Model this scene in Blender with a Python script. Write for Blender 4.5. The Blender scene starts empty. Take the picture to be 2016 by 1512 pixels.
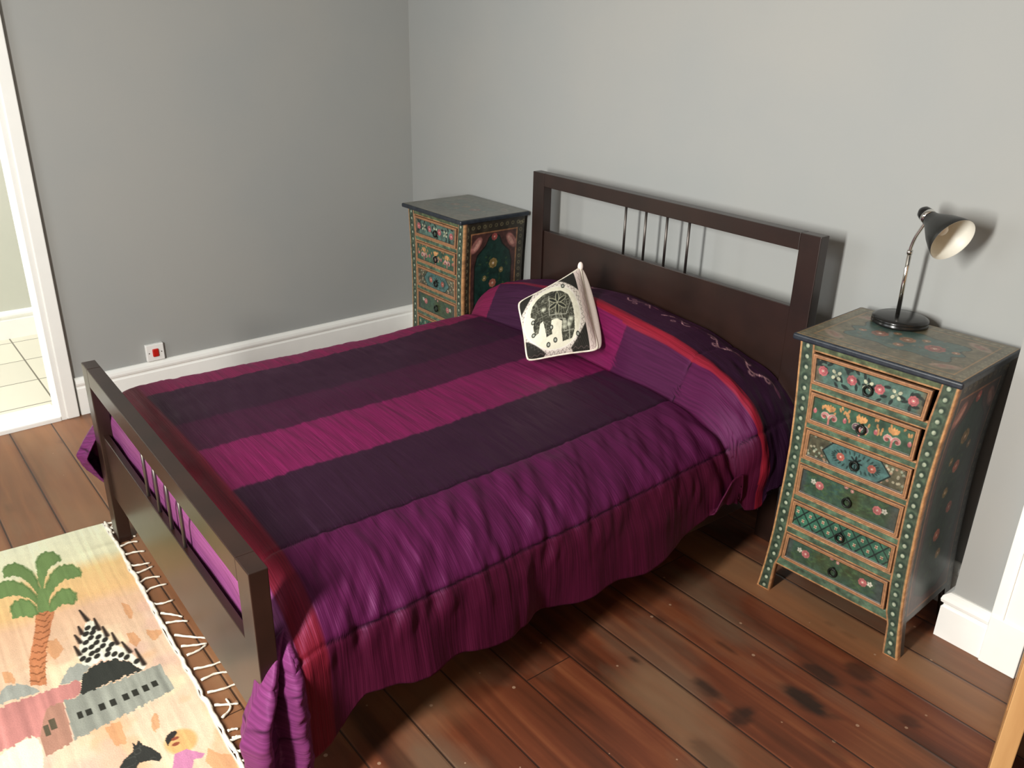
import bpy, bmesh, math, random
import numpy as np
from mathutils import Matrix, Vector

SC = bpy.context.scene
COL = SC.collection
rng = np.random.default_rng(7)
random.seed(7)

# ------------------------------------------------------------------ camera
cam = bpy.data.cameras.new('camera')
co = bpy.data.objects.new('camera', cam)
COL.objects.link(co)
cam.sensor_fit = 'HORIZONTAL'; cam.sensor_width = 36.0
cam.lens = 36.0 * 1677.4355 / 2016.0
cam.clip_start = 0.05
R_ = Matrix(((0.62435923, -0.32067997, 0.71227797, 3.2212),
             (0.78085655, 0.23177838, -0.58012226, -2.4684),
             (0.02094296, 0.9183916, 0.39511802, 1.7827),
             (0, 0, 0, 1)))
co.matrix_world = R_
SC.camera = co

# ------------------------------------------------------------------ world, light, exposure
w = bpy.data.worlds.new('daylight'); SC.world = w; w.use_nodes = True
bg = w.node_tree.nodes['Background']
bg.inputs[0].default_value = (0.75, 0.86, 1.0, 1); bg.inputs[1].default_value = 0.25
def area(name, loc, target, sx, sy, power, color):
    L = bpy.data.lights.new(name, 'AREA'); L.shape = 'RECTANGLE'; L.size = sx; L.size_y = sy
    L.energy = power; L.color = color
    o = bpy.data.objects.new(name, L); COL.objects.link(o); o.location = loc
    d = Vector(target) - Vector(loc)
    o.rotation_euler = d.to_track_quat('-Z', 'Y').to_euler()
    return o
area('window_daylight', (2.25, -3.50, 1.80), (1.7, 0, 0.85), 0.24, 1.20, 70, (1.0, 0.985, 0.94))
area('added_fill_light', (0.55, -3.50, 1.75), (0.9, 0, 0.5), 1.15, 1.15, 11, (0.93, 0.97, 1.0))  # added fill light; no window is known at the left
area('landing_daylight', (-1.6, -3.25, 1.9), (-1.6, -1.6, 0.0), 0.8, 1.0, 27, (1.0, 0.98, 0.93))
vs = SC.view_settings
vs.view_transform = 'Standard'; vs.look = 'None'; vs.gamma = 1.0; vs.use_curve_mapping = False
vs.exposure = 1.08

# ------------------------------------------------------------------ measured data (metres)
STAINS=[(2.297, -0.605, 0.075, 0.035, 0.9), (2.091, -0.793, 0.05, 0.022, 0.8), (2.222, -0.799, 0.03, 0.05, 0.8), (2.258, -0.469, 0.07, 0.03, 0.8), (2.322, -0.367, 0.05, 0.04, 0.75), (2.38, -0.437, 0.03, 0.015, 0.7), (2.386, -0.591, 0.02, 0.01, 0.6), (2.521, -0.439, 0.03, 0.02, 0.7), (2.015, -0.604, 0.045, 0.012, 0.7), (2.214, -0.244, 0.03, 0.012, 0.5), (2.151, -0.246, 0.02, 0.01, 0.5), (1.712, -1.642, 0.25, 0.03, 0.7), (2.61, -0.5, 0.09, 0.02, 0.6), (2.262, -0.98, 0.09, 0.03, 0.6), (1.882, -0.873, 0.02, 0.008, 0.8), (1.799, -0.668, 0.03, 0.01, 0.7), (2.451, -0.707, 0.06, 0.02, 0.6), (-0.663, -1.894, 0.02, 0.012, 0.5), (-0.184, -2.183, 0.05, 0.012, 0.4), (1.906, -1.164, 0.05, 0.02, 0.5), (1.424, -1.285, 0.06, 0.03, 0.4)]
RUG={"fronds":[[[0.135,0.354],[0.106,0.34],[0.104,0.316],[0.133,0.294],[0.194,0.276],[0.254,0.27],[0.303,0.271],[0.335,0.278],[0.331,0.284],[0.292,0.288],[0.253,0.295],[0.219,0.307],[0.186,0.325],[0.183,0.345],[0.184,0.358]],[[0.18,0.257],[0.139,0.252],[0.1,0.236],[0.089,0.215],[0.106,0.194],[0.136,0.182],[0.17,0.182],[0.181,0.198],[0.192,0.215],[0.218,0.231],[0.26,0.246],[0.299,0.256],[0.327,0.267],[0.306,0.267],[0.257,0.266],[0.217,0.264]],[[0.344,0.263],[0.295,0.248],[0.247,0.227],[0.216,0.203],[0.206,0.177],[0.225,0.157],[0.257,0.142],[0.29,0.141],[0.314,0.152],[0.305,0.173],[0.301,0.193],[0.314,0.212],[0.333,0.23],[0.358,0.244],[0.392,0.259],[0.41,0.273]],[[0.22,0.388],[0.21,0.373],[0.202,0.359],[0.213,0.338],[0.244,0.316],[0.29,0.299],[0.342,0.287],[0.39,0.287],[0.386,0.295],[0.354,0.307],[0.327,0.325],[0.307,0.343],[0.3,0.365],[0.299,0.386],[0.305,0.4]],[[0.392,0.368],[0.363,0.363],[0.342,0.349],[0.342,0.327],[0.367,0.31],[0.405,0.3],[0.446,0.301],[0.455,0.316],[0.448,0.327],[0.434,0.347],[0.436,0.364],[0.436,0.37]],[[0.432,0.269],[0.396,0.251],[0.366,0.232],[0.351,0.21],[0.369,0.191],[0.4,0.181],[0.434,0.187],[0.457,0.198],[0.446,0.213],[0.441,0.228],[0.445,0.242],[0.462,0.252],[0.457,0.273]],[[0.303,0.273],[0.315,0.256],[0.392,0.259],[0.454,0.27],[0.438,0.3],[0.37,0.291]]],"trunk":[[0.432,0.303],[0.464,0.256],[0.6,0.3],[0.694,0.324],[0.81,0.342],[0.784,0.379],[0.667,0.362],[0.552,0.329]],"spot":[[0.568,0.183],[0.619,0.205],[0.662,0.223],[0.734,0.243],[0.772,0.24],[0.794,0.224],[0.785,0.194],[0.801,0.159],[0.83,0.129],[0.894,0.106],[0.885,0.092],[0.804,0.111],[0.747,0.133],[0.69,0.152],[0.628,0.165],[0.578,0.168]],"slash":[[[0.501,0.191],[0.569,0.182]],[[0.57,0.163],[0.635,0.163]],[[0.626,0.151],[0.679,0.15]],[[0.584,0.212],[0.627,0.21]],[[0.622,0.23],[0.667,0.223]],[[0.676,0.242],[0.724,0.237]],[[0.672,0.135],[0.735,0.134]],[[0.734,0.121],[0.795,0.113]],[[0.789,0.097],[0.872,0.094]]],"dots":[[0.635,0.201],[0.638,0.182],[0.662,0.193],[0.67,0.173],[0.676,0.21],[0.694,0.184],[0.695,0.16],[0.707,0.201],[0.72,0.172],[0.711,0.221],[0.733,0.19],[0.746,0.162],[0.728,0.149],[0.738,0.207],[0.759,0.197],[0.748,0.234],[0.762,0.222],[0.768,0.17],[0.778,0.153],[0.793,0.138],[0.812,0.127],[0.847,0.108],[0.608,0.19],[0.62,0.173],[0.635,0.201],[0.639,0.183]],"dome":[[0.897,0.272],[0.859,0.262],[0.822,0.249],[0.8,0.223],[0.793,0.191],[0.8,0.159],[0.834,0.129],[0.873,0.114],[0.898,0.105],[0.894,0.146],[0.896,0.196],[0.901,0.233],[0.905,0.27]],"gdome":[[[0.83,0.311],[0.788,0.293],[0.769,0.275],[0.761,0.251],[0.782,0.231],[0.796,0.222],[0.816,0.245],[0.841,0.255],[0.831,0.283]],[[0.817,0.48],[0.772,0.454],[0.753,0.435],[0.758,0.41],[0.778,0.386],[0.808,0.368],[0.828,0.362],[0.823,0.416]]],"pinkb":[[0.83,0.527],[0.834,0.462],[0.834,0.267],[0.847,0.26],[0.9,0.273],[0.904,0.319],[0.906,0.358],[0.95,0.376],[1.01,0.392],[1.007,0.402],[0.99,0.421],[1.005,0.438],[1.002,0.486],[0.992,0.546]],"brownb":[[0.906,0.358],[0.904,0.319],[0.98,0.321],[1.063,0.326],[1.077,0.329],[1.089,0.395],[1.04,0.393],[1.009,0.394],[0.95,0.376]],"arch":[[1.002,0.548],[1.018,0.489],[1.007,0.466],[1.0,0.433],[0.996,0.411],[1.016,0.399],[1.048,0.397],[1.087,0.4],[1.138,0.409],[1.083,0.558]],"greyb":[[0.904,0.316],[0.898,0.056],[1.026,0.053],[1.07,0.323]],"win":[[0.982,0.291],[0.984,0.269],[0.982,0.235],[0.982,0.207],[0.98,0.173],[0.977,0.146],[0.974,0.119],[0.971,0.092]],"bwin":[[0.994,0.374],[0.978,0.357]],"hair":[[1.199,0.13],[1.188,0.123],[1.18,0.109],[1.184,0.097],[1.196,0.099],[1.209,0.113],[1.215,0.122],[1.226,0.131],[1.208,0.132]],"face":[[1.228,0.098],[1.241,0.078],[1.196,0.089]],"mouth":[[1.23,0.112],[1.21,0.108]],"pink":[[1.317,0.148],[1.262,0.125],[1.261,0.095],[1.28,0.082],[1.304,0.059],[1.315,0.07],[1.308,0.09],[1.346,0.107]],"horse":[[1.241,0.26],[1.227,0.25],[1.21,0.236],[1.195,0.211],[1.187,0.206],[1.159,0.204],[1.178,0.197],[1.161,0.188],[1.185,0.183],[1.207,0.168],[1.237,0.156],[1.256,0.155],[1.265,0.163],[1.252,0.176],[1.246,0.19],[1.242,0.207],[1.265,0.225]],"orange":[[[0.7,0.099],[0.708,0.08],[0.757,0.07],[0.782,0.092],[0.749,0.102]],[[0.716,0.045],[0.747,-0.001],[0.767,0.016],[0.781,0.041],[0.746,0.048]],[[1.294,0.046],[1.326,0.027],[1.344,0.006],[1.364,-0.001],[1.41,0.014],[1.381,0.057],[1.331,0.068]],[[1.07,0.249],[1.063,0.224],[1.069,0.209],[1.159,0.214],[1.148,0.242]],[[0.532,0.073],[0.561,0.057],[0.605,0.055],[0.638,0.066],[0.628,0.075],[0.587,0.076]],[[1.09,0.131],[1.099,0.119],[1.145,0.127],[1.157,0.145],[1.128,0.147]],[[0.6,0.307],[0.609,0.278],[0.675,0.27],[0.707,0.302],[0.661,0.313]],[[0.685,0.436],[0.691,0.414],[0.75,0.409],[0.74,0.436]]],"tassels":[[[0.143,-0.013],[0.14,-0.045],[0.157,-0.075]],[[0.201,-0.004],[0.187,-0.042],[0.195,-0.072]],[[0.261,-0.007],[0.26,-0.041],[0.272,-0.075]],[[0.34,-0.004],[0.349,-0.033],[0.355,-0.07]],[[0.398,-0.004],[0.39,-0.04],[0.379,-0.072]],[[0.463,0.001],[0.442,-0.033],[0.457,-0.076]],[[0.525,-0.004],[0.506,-0.032],[0.51,-0.083]],[[0.598,-0.006],[0.61,-0.034],[0.609,-0.073]],[[0.66,-0.015],[0.686,-0.043],[0.716,-0.069]],[[0.718,-0.013],[0.728,-0.047],[0.745,-0.076]],[[0.791,-0.018],[0.83,-0.061],[0.86,-0.099]],[[0.854,-0.018],[0.871,-0.055],[0.882,-0.091]],[[0.904,-0.019],[0.9,-0.054],[0.884,-0.087]],[[0.974,-0.017],[0.985,-0.062],[0.985,-0.107]],[[1.032,-0.019],[1.027,-0.063],[1.042,-0.101]],[[1.091,-0.017],[1.1,-0.06],[1.099,-0.107]],[[1.15,-0.017],[1.168,-0.05],[1.18,-0.077]],[[1.208,-0.018],[1.183,-0.05],[1.136,-0.052]],[[1.263,-0.013],[1.263,-0.027],[1.269,-0.041]],[[1.294,-0.014],[1.294,-0.027],[1.299,-0.037]],[[1.35,-0.013],[1.338,-0.029],[1.313,-0.034]],[[0.013,0.003],[0.019,-0.026],[0.071,-0.003]],[[0.092,-0.009],[0.078,-0.024],[0.034,-0.008]]]}

# ------------------------------------------------------------------ helpers
def lin(c):
    c = np.asarray(c, float) / 255.0
    return np.where(c <= 0.04045, c / 12.92, ((c + 0.055) / 1.055) ** 2.4)
def L4(c): return tuple(float(x) for x in lin(c)) + (1.0,)

def link(name, me, mat=None, parent=None):
    o = bpy.data.objects.new(name, me); COL.objects.link(o)
    if mat: me.materials.append(mat)
    if parent: o.parent = parent
    return o
def tag(o, label=None, cat=None, group=None, kind=None):
    if label: o['label'] = label
    if cat: o['category'] = cat
    if group: o['group'] = group
    if kind: o['kind'] = kind
    return o
def thing(name, label, cat, loc=(0, 0, 0), rz=0.0, group=None):
    o = bpy.data.objects.new(name, None); COL.objects.link(o)
    o.empty_display_size = 0.1
    o.location = loc; o.rotation_euler = (0, 0, rz)
    return tag(o, label, cat, group)

def bm_box(bm, lo, hi, bev=0.0, seg=2):
    vs_ = [bm.verts.new((x, y, z)) for x in (lo[0], hi[0]) for y in (lo[1], hi[1]) for z in (lo[2], hi[2])]
    fs = [(0,1,3,2),(4,6,7,5),(0,4,5,1),(2,3,7,6),(0,2,6,4),(1,5,7,3)]
    F = [bm.faces.new([vs_[i] for i in f]) for f in fs]
    if bev > 0:
        ed = list({e for f in F for e in f.edges})
        bmesh.ops.bevel(bm, geom=ed, offset=bev, segments=seg, affect='EDGES', profile=0.5)
def box(name, lo, hi, mat, parent=None, bev=0.0, seg=2, smooth=False):
    bm = bmesh.new(); bm_box(bm, lo, hi, bev, seg)
    bmesh.ops.recalc_face_normals(bm, faces=bm.faces)
    me = bpy.data.meshes.new(name); bm.to_mesh(me); bm.free()
    if smooth:
        for p in me.polygons: p.use_smooth = True
    return link(name, me, mat, parent)
def bm_done(name, bm, mat, parent=None, smooth=True, loc=None):
    bmesh.ops.recalc_face_normals(bm, faces=bm.faces)
    me = bpy.data.meshes.new(name); bm.to_mesh(me); bm.free()
    if smooth:
        for p in me.polygons: p.use_smooth = True
    o = link(name, me, mat, parent)
    if loc: o.location = loc
    return o
def frame_from(d):
    d = Vector(d).normalized()
    a = Vector((0, 0, 1)) if abs(d.z) < 0.9 else Vector((1, 0, 0))
    x = d.cross(a).normalized(); y = d.cross(x).normalized()
    return x, y, d
def bm_tube(bm, pts, rad, n=12, cap=True):
    pts = [Vector(p) for p in pts]; rings = []
    prev = None
    for i, p in enumerate(pts):
        if i == 0: d = pts[1] - pts[0]
        elif i == len(pts) - 1: d = pts[-1] - pts[-2]
        else: d = (pts[i+1] - pts[i]).normalized() + (pts[i] - pts[i-1]).normalized()
        if prev is None: x, y, _ = frame_from(d)
        else:
            d = d.normalized(); x = (prev - d * prev.dot(d)).normalized(); y = d.cross(x)
        prev = x
        r = rad[i] if hasattr(rad, '__len__') else rad
        rings.append([bm.verts.new(p + x * (r * math.cos(t)) + y * (r * math.sin(t))) for t in [2 * math.pi * k / n for k in range(n)]])
    for a, b in zip(rings, rings[1:]):
        for k in range(n): bm.faces.new((a[k], a[(k+1) % n], b[(k+1) % n], b[k]))
    if cap:
        bm.faces.new(rings[0][::-1]); bm.faces.new(rings[-1])
def bm_lathe(bm, prof, origin=(0, 0, 0), axis=(0, 0, 1), n=40, close=False):
    x, y, d = frame_from(axis); o = Vector(origin); rings = []
    for r, h in prof:
        rings.append([bm.verts.new(o + d * h + x * (r * math.cos(t)) + y * (r * math.sin(t))) for t in [2 * math.pi * k / n for k in range(n)]])
    pr = list(zip(rings, rings[1:]))
    if close: pr.append((rings[-1], rings[0]))
    for a, b in pr:
        for k in range(n): bm.faces.new((a[k], a[(k+1) % n], b[(k+1) % n], b[k]))
    bmesh.ops.remove_doubles(bm, verts=bm.verts, dist=1e-6)

def vnoise(x, y, seed=0):
    """smooth 2-D value noise, -1..1"""
    x = np.asarray(x, float); y = np.asarray(y, float)
    xi = np.floor(x).astype(np.int64); yi = np.floor(y).astype(np.int64)
    fx = x - xi; fy = y - yi
    fx = fx * fx * (3 - 2 * fx); fy = fy * fy * (3 - 2 * fy)
    def h(a, b):
        n = (a * 374761393 + b * 668265263 + seed * 1442695041) & 0x7fffffff
        n = ((n ^ (n >> 13)) * 1274126177) & 0x7fffffff
        n = n ^ (n >> 16)
        return (n & 0xffff) / 32767.5 - 1.0
    return ((h(xi, yi) * (1 - fx) + h(xi + 1, yi) * fx) * (1 - fy) + (h(xi, yi + 1) * (1 - fx) + h(xi + 1, yi + 1) * fx) * fy)
def fbm(x, y, seed=0, oct=4):
    s = 0; a = 1.0; t = 0
    for k in range(oct):
        s = s + a * vnoise(x * 2 ** k, y * 2 ** k, seed + k * 17); t += a; a *= 0.5
    return s / t
def sstep(a, b, x):
    t = np.clip((x - a) / (b - a), 0, 1); return t * t * (3 - 2 * t)

def grid_mesh(name, P, mat, parent=None, col=None, uv=None, mask=None, thick=None, smooth=True):
    """P: (n,m,3) array; optional per-vertex colour (n,m,3, sRGB 0-255), quad mask, and a thickness vector for a closed slab"""
    n, m, _ = P.shape
    V = P.reshape(-1, 3)
    idx = np.arange(n * m).reshape(n, m)
    Q = np.stack([idx[:-1, :-1], idx[1:, :-1], idx[1:, 1:], idx[:-1, 1:]], -1)
    if mask is not None: Q = Q[mask]
    Q = Q.reshape(-1, 4)
    if thick is not None:
        N = len(V)
        V = np.concatenate([V, V + np.asarray(thick, float)])
        e = {}
        for q in Q.tolist():
            for a, b in ((q[0], q[1]), (q[1], q[2]), (q[2], q[3]), (q[3], q[0])):
                if (b, a) in e: del e[(b, a)]
                else: e[(a, b)] = 1
        S = np.array([[b, a, a + N, b + N] for a, b in e]) if e else np.zeros((0, 4), int)
        Q = np.concatenate([Q, Q[:, ::-1] + N, S])
    me = bpy.data.meshes.new(name)
    me.vertices.add(len(V)); me.vertices.foreach_set('co', V.astype(np.float32).ravel())
    me.loops.add(Q.size); me.loops.foreach_set('vertex_index', Q.astype(np.int32).ravel())
    me.polygons.add(len(Q)); me.polygons.foreach_set('loop_start', np.arange(0, Q.size, 4, dtype=np.int32))
    me.update(calc_edges=True)
    me.polygons.foreach_set('use_smooth', np.full(len(Q), smooth))
    if col is not None:
        c = lin(col.reshape(-1, 3))
        if thick is not None: c = np.concatenate([c, c])
        c = np.concatenate([c, np.ones((len(c), 1))], 1)
        at = me.color_attributes.new('paint', 'FLOAT_COLOR', 'POINT')
        at.data.foreach_set('color', c.astype(np.float32).ravel())
    if uv is not None:
        u = uv.reshape(-1, 2)
        if thick is not None: u = np.concatenate([u, u])
        l = me.uv_layers.new(name='cloth')
        l.data.foreach_set('uv', u[Q.ravel()].astype(np.float32).ravel())
    me.validate()
    return link(name, me, mat, parent)

class Canvas:
    """paints coloured marks on a grid of surface points (metres)"""
    def __init__(s, X, Y, base):
        s.X, s.Y = X, Y
        s.C = np.zeros(X.shape + (3,)); s.C[:] = base
    def put(s, m, c, a=1.0):
        m = np.clip(m, 0, 1) * a
        s.C = s.C * (1 - m[..., None]) + np.asarray(c, float) * m[..., None]
    def ell(s, cx, cy, rx, ry, c, rot=0, a=1.0, soft=0.25):
        dx = s.X - cx; dy = s.Y - cy; k, q = math.cos(rot), math.sin(rot)
        u = (dx * k + dy * q) / rx; v = (-dx * q + dy * k) / ry
        r = np.sqrt(u * u + v * v)
        s.put((1 + soft / 2 - r) / soft, c, a)
    def ring(s, cx, cy, r0, wd, c, a=1.0):
        r = np.hypot(s.X - cx, s.Y - cy)
        s.put(1.3 - np.abs(r - r0) / wd, c, a)
    def poly(s, pts, c, a=1.0, X=None, Y=None):
        X = s.X if X is None else X; Y = s.Y if Y is None else Y
        p = np.asarray(pts, float); ins = np.zeros(X.shape, bool)
        box_ = (X >= p[:, 0].min()) & (X <= p[:, 0].max()) & (Y >= p[:, 1].min()) & (Y <= p[:, 1].max())
        if not box_.any(): return
        xs, ys = X[box_], Y[box_]; r = np.zeros(xs.shape, bool)
        for (x1, y1), (x2, y2) in zip(p, np.roll(p, -1, 0)):
            cnd = (y1 > ys) != (y2 > ys)
            r ^= cnd & (xs < (x2 - x1) * (ys - y1) / ((y2 - y1) if y2 != y1 else 1e-9) + x1)
        ins[box_] = r
        s.put(ins.astype(float), c, a)
    def line(s, pts, wd, c, a=1.0, w2=None):
        pts = np.asarray(pts, float); n = len(pts) - 1
        for i in range(n):
            (x1, y1), (x2, y2) = pts[i], pts[i + 1]
            dx, dy = x2 - x1, y2 - y1; L = dx * dx + dy * dy + 1e-12
            t = np.clip(((s.X - x1) * dx + (s.Y - y1) * dy) / L, 0, 1)
            d = np.hypot(s.X - x1 - t * dx, s.Y - y1 - t * dy)
            ww = wd if w2 is None else wd + (w2 - wd) * (i + t) / n
            s.put(1.5 - d / (ww / 2 + 1e-6), c, a)
    def rect(s, x0, y0, x1, y1, c, a=1.0):
        s.put(((s.X >= x0) & (s.X <= x1) & (s.Y >= y0) & (s.Y <= y1)).astype(float), c, a)
    def flower(s, cx, cy, r, c, core=(250, 215, 190), n=8):
        for k in range(n):
            t = 2 * math.pi * k / n
            s.ell(cx + .62 * r * math.cos(t), cy + .62 * r * math.sin(t), .38 * r, .38 * r, c)
        s.ell(cx, cy, .62 * r, .62 * r, np.asarray(c) * .82)
        s.ring(cx, cy, .36 * r, .12 * r, np.asarray(c) * 1.15)
        s.ell(cx, cy, .2 * r, .2 * r, core)
    def speckle(s, amt, sc, seed=1):
        s.C = np.clip(s.C * (1 + amt * fbm(s.X * sc, s.Y * sc, seed))[..., None], 0, 255)

# ------------------------------------------------------------------ materials
def mat(name, color=(0.5, 0.5, 0.5), rough=0.5, metal=0.0, spec=0.5):
    m = bpy.data.materials.new(name); m.use_nodes = True
    b = m.node_tree.nodes['Principled BSDF']
    b.inputs['Base Color'].default_value = tuple(color[:3]) + (1,)
    b.inputs['Roughness'].default_value = rough; b.inputs['Metallic'].default_value = metal
    b.inputs['Specular IOR Level'].default_value = spec
    return m
def nd(m, t, **k):
    n = m.node_tree.nodes.new(t)
    for a, b in k.items(): setattr(n, a, b)
    return n
def wire(m, a, b): m.node_tree.links.new(a, b)
def noisy(m, c1, c2, scale=(1, 1, 1), ns=5.0, detail=6, lo=0.35, hi=0.65, bump=0.0, bdist=0.002, coord='Object', bns=None):
    b = m.node_tree.nodes['Principled BSDF']
    tc = nd(m, 'ShaderNodeTexCoord'); mp = nd(m, 'ShaderNodeMapping'); mp.inputs['Scale'].default_value = scale
    no = nd(m, 'ShaderNodeTexNoise'); no.inputs['Scale'].default_value = ns; no.inputs['Detail'].default_value = detail
    cr = nd(m, 'ShaderNodeValToRGB'); e = cr.color_ramp.elements
    e[0].position = lo; e[1].position = hi; e[0].color = tuple(c1[:3]) + (1,); e[1].color = tuple(c2[:3]) + (1,)
    wire(m, tc.outputs[coord], mp.inputs[0]); wire(m, mp.outputs[0], no.inputs['Vector'])
    wire(m, no.outputs['Fac'], cr.inputs[0]); wire(m, cr.outputs[0], b.inputs['Base Color'])
    if bump:
        n2 = nd(m, 'ShaderNodeTexNoise'); n2.inputs['Scale'].default_value = bns or ns * 4; n2.inputs['Detail'].default_value = 4
        wire(m, mp.outputs[0], n2.inputs['Vector'])
        bp = nd(m, 'ShaderNodeBump'); bp.inputs['Strength'].default_value = bump; bp.inputs['Distance'].default_value = bdist
        wire(m, n2.outputs['Fac'], bp.inputs['Height']); wire(m, bp.outputs[0], b.inputs['Normal'])
    return m
def painted(name, lo=0.8, hi=1.2, sat=1.0, rough=0.45, bump=0.15, ns=120.0, dist=0.001, spec=0.5, coat=0.0):
    """material that shows the 'paint' marks of the surface with a fine grain"""
    m = mat(name, rough=rough, spec=spec); b = m.node_tree.nodes['Principled BSDF']
    at = nd(m, 'ShaderNodeVertexColor', layer_name='paint')
    tc = nd(m, 'ShaderNodeTexCoord'); no = nd(m, 'ShaderNodeTexNoise'); no.inputs['Scale'].default_value = ns; no.inputs['Detail'].default_value = 5
    hs = nd(m, 'ShaderNodeHueSaturation'); hs.inputs['Saturation'].default_value = sat
    mr = nd(m, 'ShaderNodeMapRange'); mr.inputs['To Min'].default_value = lo; mr.inputs['To Max'].default_value = hi
    wire(m, tc.outputs['Object'], no.inputs['Vector']); wire(m, no.outputs['Fac'], mr.inputs['Value'])
    wire(m, mr.outputs[0], hs.inputs['Value']); wire(m, at.outputs['Color'], hs.inputs['Color']); wire(m, hs.outputs[0], b.inputs['Base Color'])
    bp = nd(m, 'ShaderNodeBump'); bp.inputs['Strength'].default_value = bump; bp.inputs['Distance'].default_value = dist
    wire(m, no.outputs['Fac'], bp.inputs['Height']); wire(m, bp.outputs[0], b.inputs['Normal'])
    b.inputs['Coat Weight'].default_value = coat; b.inputs['Coat Roughness'].default_value = 0.25
    return m

M = {}
M['wall'] = noisy(mat('wall_paint', rough=0.75, spec=0.3), lin((158, 160, 158)), lin((163, 163, 159)), ns=1.4, detail=3, bump=0.08, bdist=0.002, bns=60)
M['white'] = noisy(mat('white_gloss_paint', rough=0.38), lin((246, 246, 241)), lin((251, 251, 246)), ns=6, bump=0.05, bns=30)
M['ceiling'] = noisy(mat('ceiling_paint', rough=0.9), lin((168, 166, 160)), lin((176, 174, 168)), ns=2)
M['far'] = noisy(mat('darkened_unseen_wall_paint', rough=0.9), lin((96, 92, 86)), lin((104, 99, 92)), ns=2)  # unseen walls, darkened to cut bounced light
M['tile'] = mat('cream_floor_tile', lin((232, 228, 214)), 0.3)
M['annex'] = noisy(mat('pale_wall_paint', rough=0.7), lin((196, 198, 186)), lin((204, 204, 192)), ns=1.5)
M['darkwood'] = noisy(mat('dark_stained_wood', rough=0.36, spec=0.5), lin((32, 18, 13)), lin((42, 24, 18)), scale=(1, 1, 1), ns=7, detail=8, bump=0.06, bdist=0.001, bns=140)
M['darkwood'].node_tree.nodes['Principled BSDF'].inputs['Coat Weight'].default_value = 0.2
M['darkwood'].node_tree.nodes['Principled BSDF'].inputs['Coat Roughness'].default_value = 0.22
M['steel'] = mat('brushed_steel', lin((112, 106, 102)), 0.45, 1.0)
M['chrome'] = mat('chrome', (0.8, 0.78, 0.74), 0.12, 1.0)
M['blackgloss'] = noisy(mat('black_gloss_enamel', rough=0.22), lin((20, 20, 20)), lin((26, 25, 24)), ns=8)
M['blackgrey'] = noisy(mat('black_satin_enamel', rough=0.32), lin((30, 31, 30)), lin((38, 38, 36)), ns=8)
M['lampwhite'] = mat('white_enamel', lin((226, 224, 212)), 0.45)
M['bulb'] = mat('frosted_bulb', lin((240, 238, 230)), 0.3)
M['plastic'] = mat('white_plastic', lin((240, 240, 236)), 0.3)
M['red'] = mat('red_plastic', lin((190, 30, 22)), 0.35)
M['iron'] = mat('blackened_iron', lin((34, 38, 34)), 0.45, 0.6)
M['cord'] = noisy(mat('cotton_cord', rough=0.9), lin((214, 202, 184)), lin((238, 232, 216)), ns=60, bump=0.5, bdist=0.002, bns=300)
M['mattress'] = noisy(mat('mattress_ticking', rough=0.9), lin((205, 200, 190)), lin((222, 218, 208)), ns=20)
M['chestpaint'] = painted('hand_painted_lacquer', 0.50, 0.80, 0.86, rough=0.42, bump=0.12, ns=160, coat=0.25)
M['toppaint'] = painted('worn_painted_top', 0.60, 0.92, 0.85, rough=0.34, bump=0.1, ns=60, coat=0.3)
M['navy'] = noisy(mat('slate_blue_edge_paint', rough=0.4), lin((28, 33, 41)), lin((42, 48, 56)), ns=40, bump=0.1)
M['inside'] = noisy(mat('raw_drawer_wood', rough=0.8), lin((48, 28, 16)), lin((66, 38, 22)), ns=14)
M['rug'] = painted('wool_weave', 0.62, 0.86, 0.92, rough=0.95, bump=0.6, ns=260, dist=0.0015, spec=0.15)
M['cushion'] = painted('embroidered_cotton', 0.7, 0.95, rough=0.85, bump=0.4, ns=300, dist=0.001, spec=0.2)
M['pine'] = noisy(mat('stripped_pine', rough=0.5), lin((170, 120, 70)), lin((204, 158, 104)), scale=(4, 4, 0.5), ns=4, detail=8, lo=0.3, hi=0.7, bump=0.1)

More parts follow.
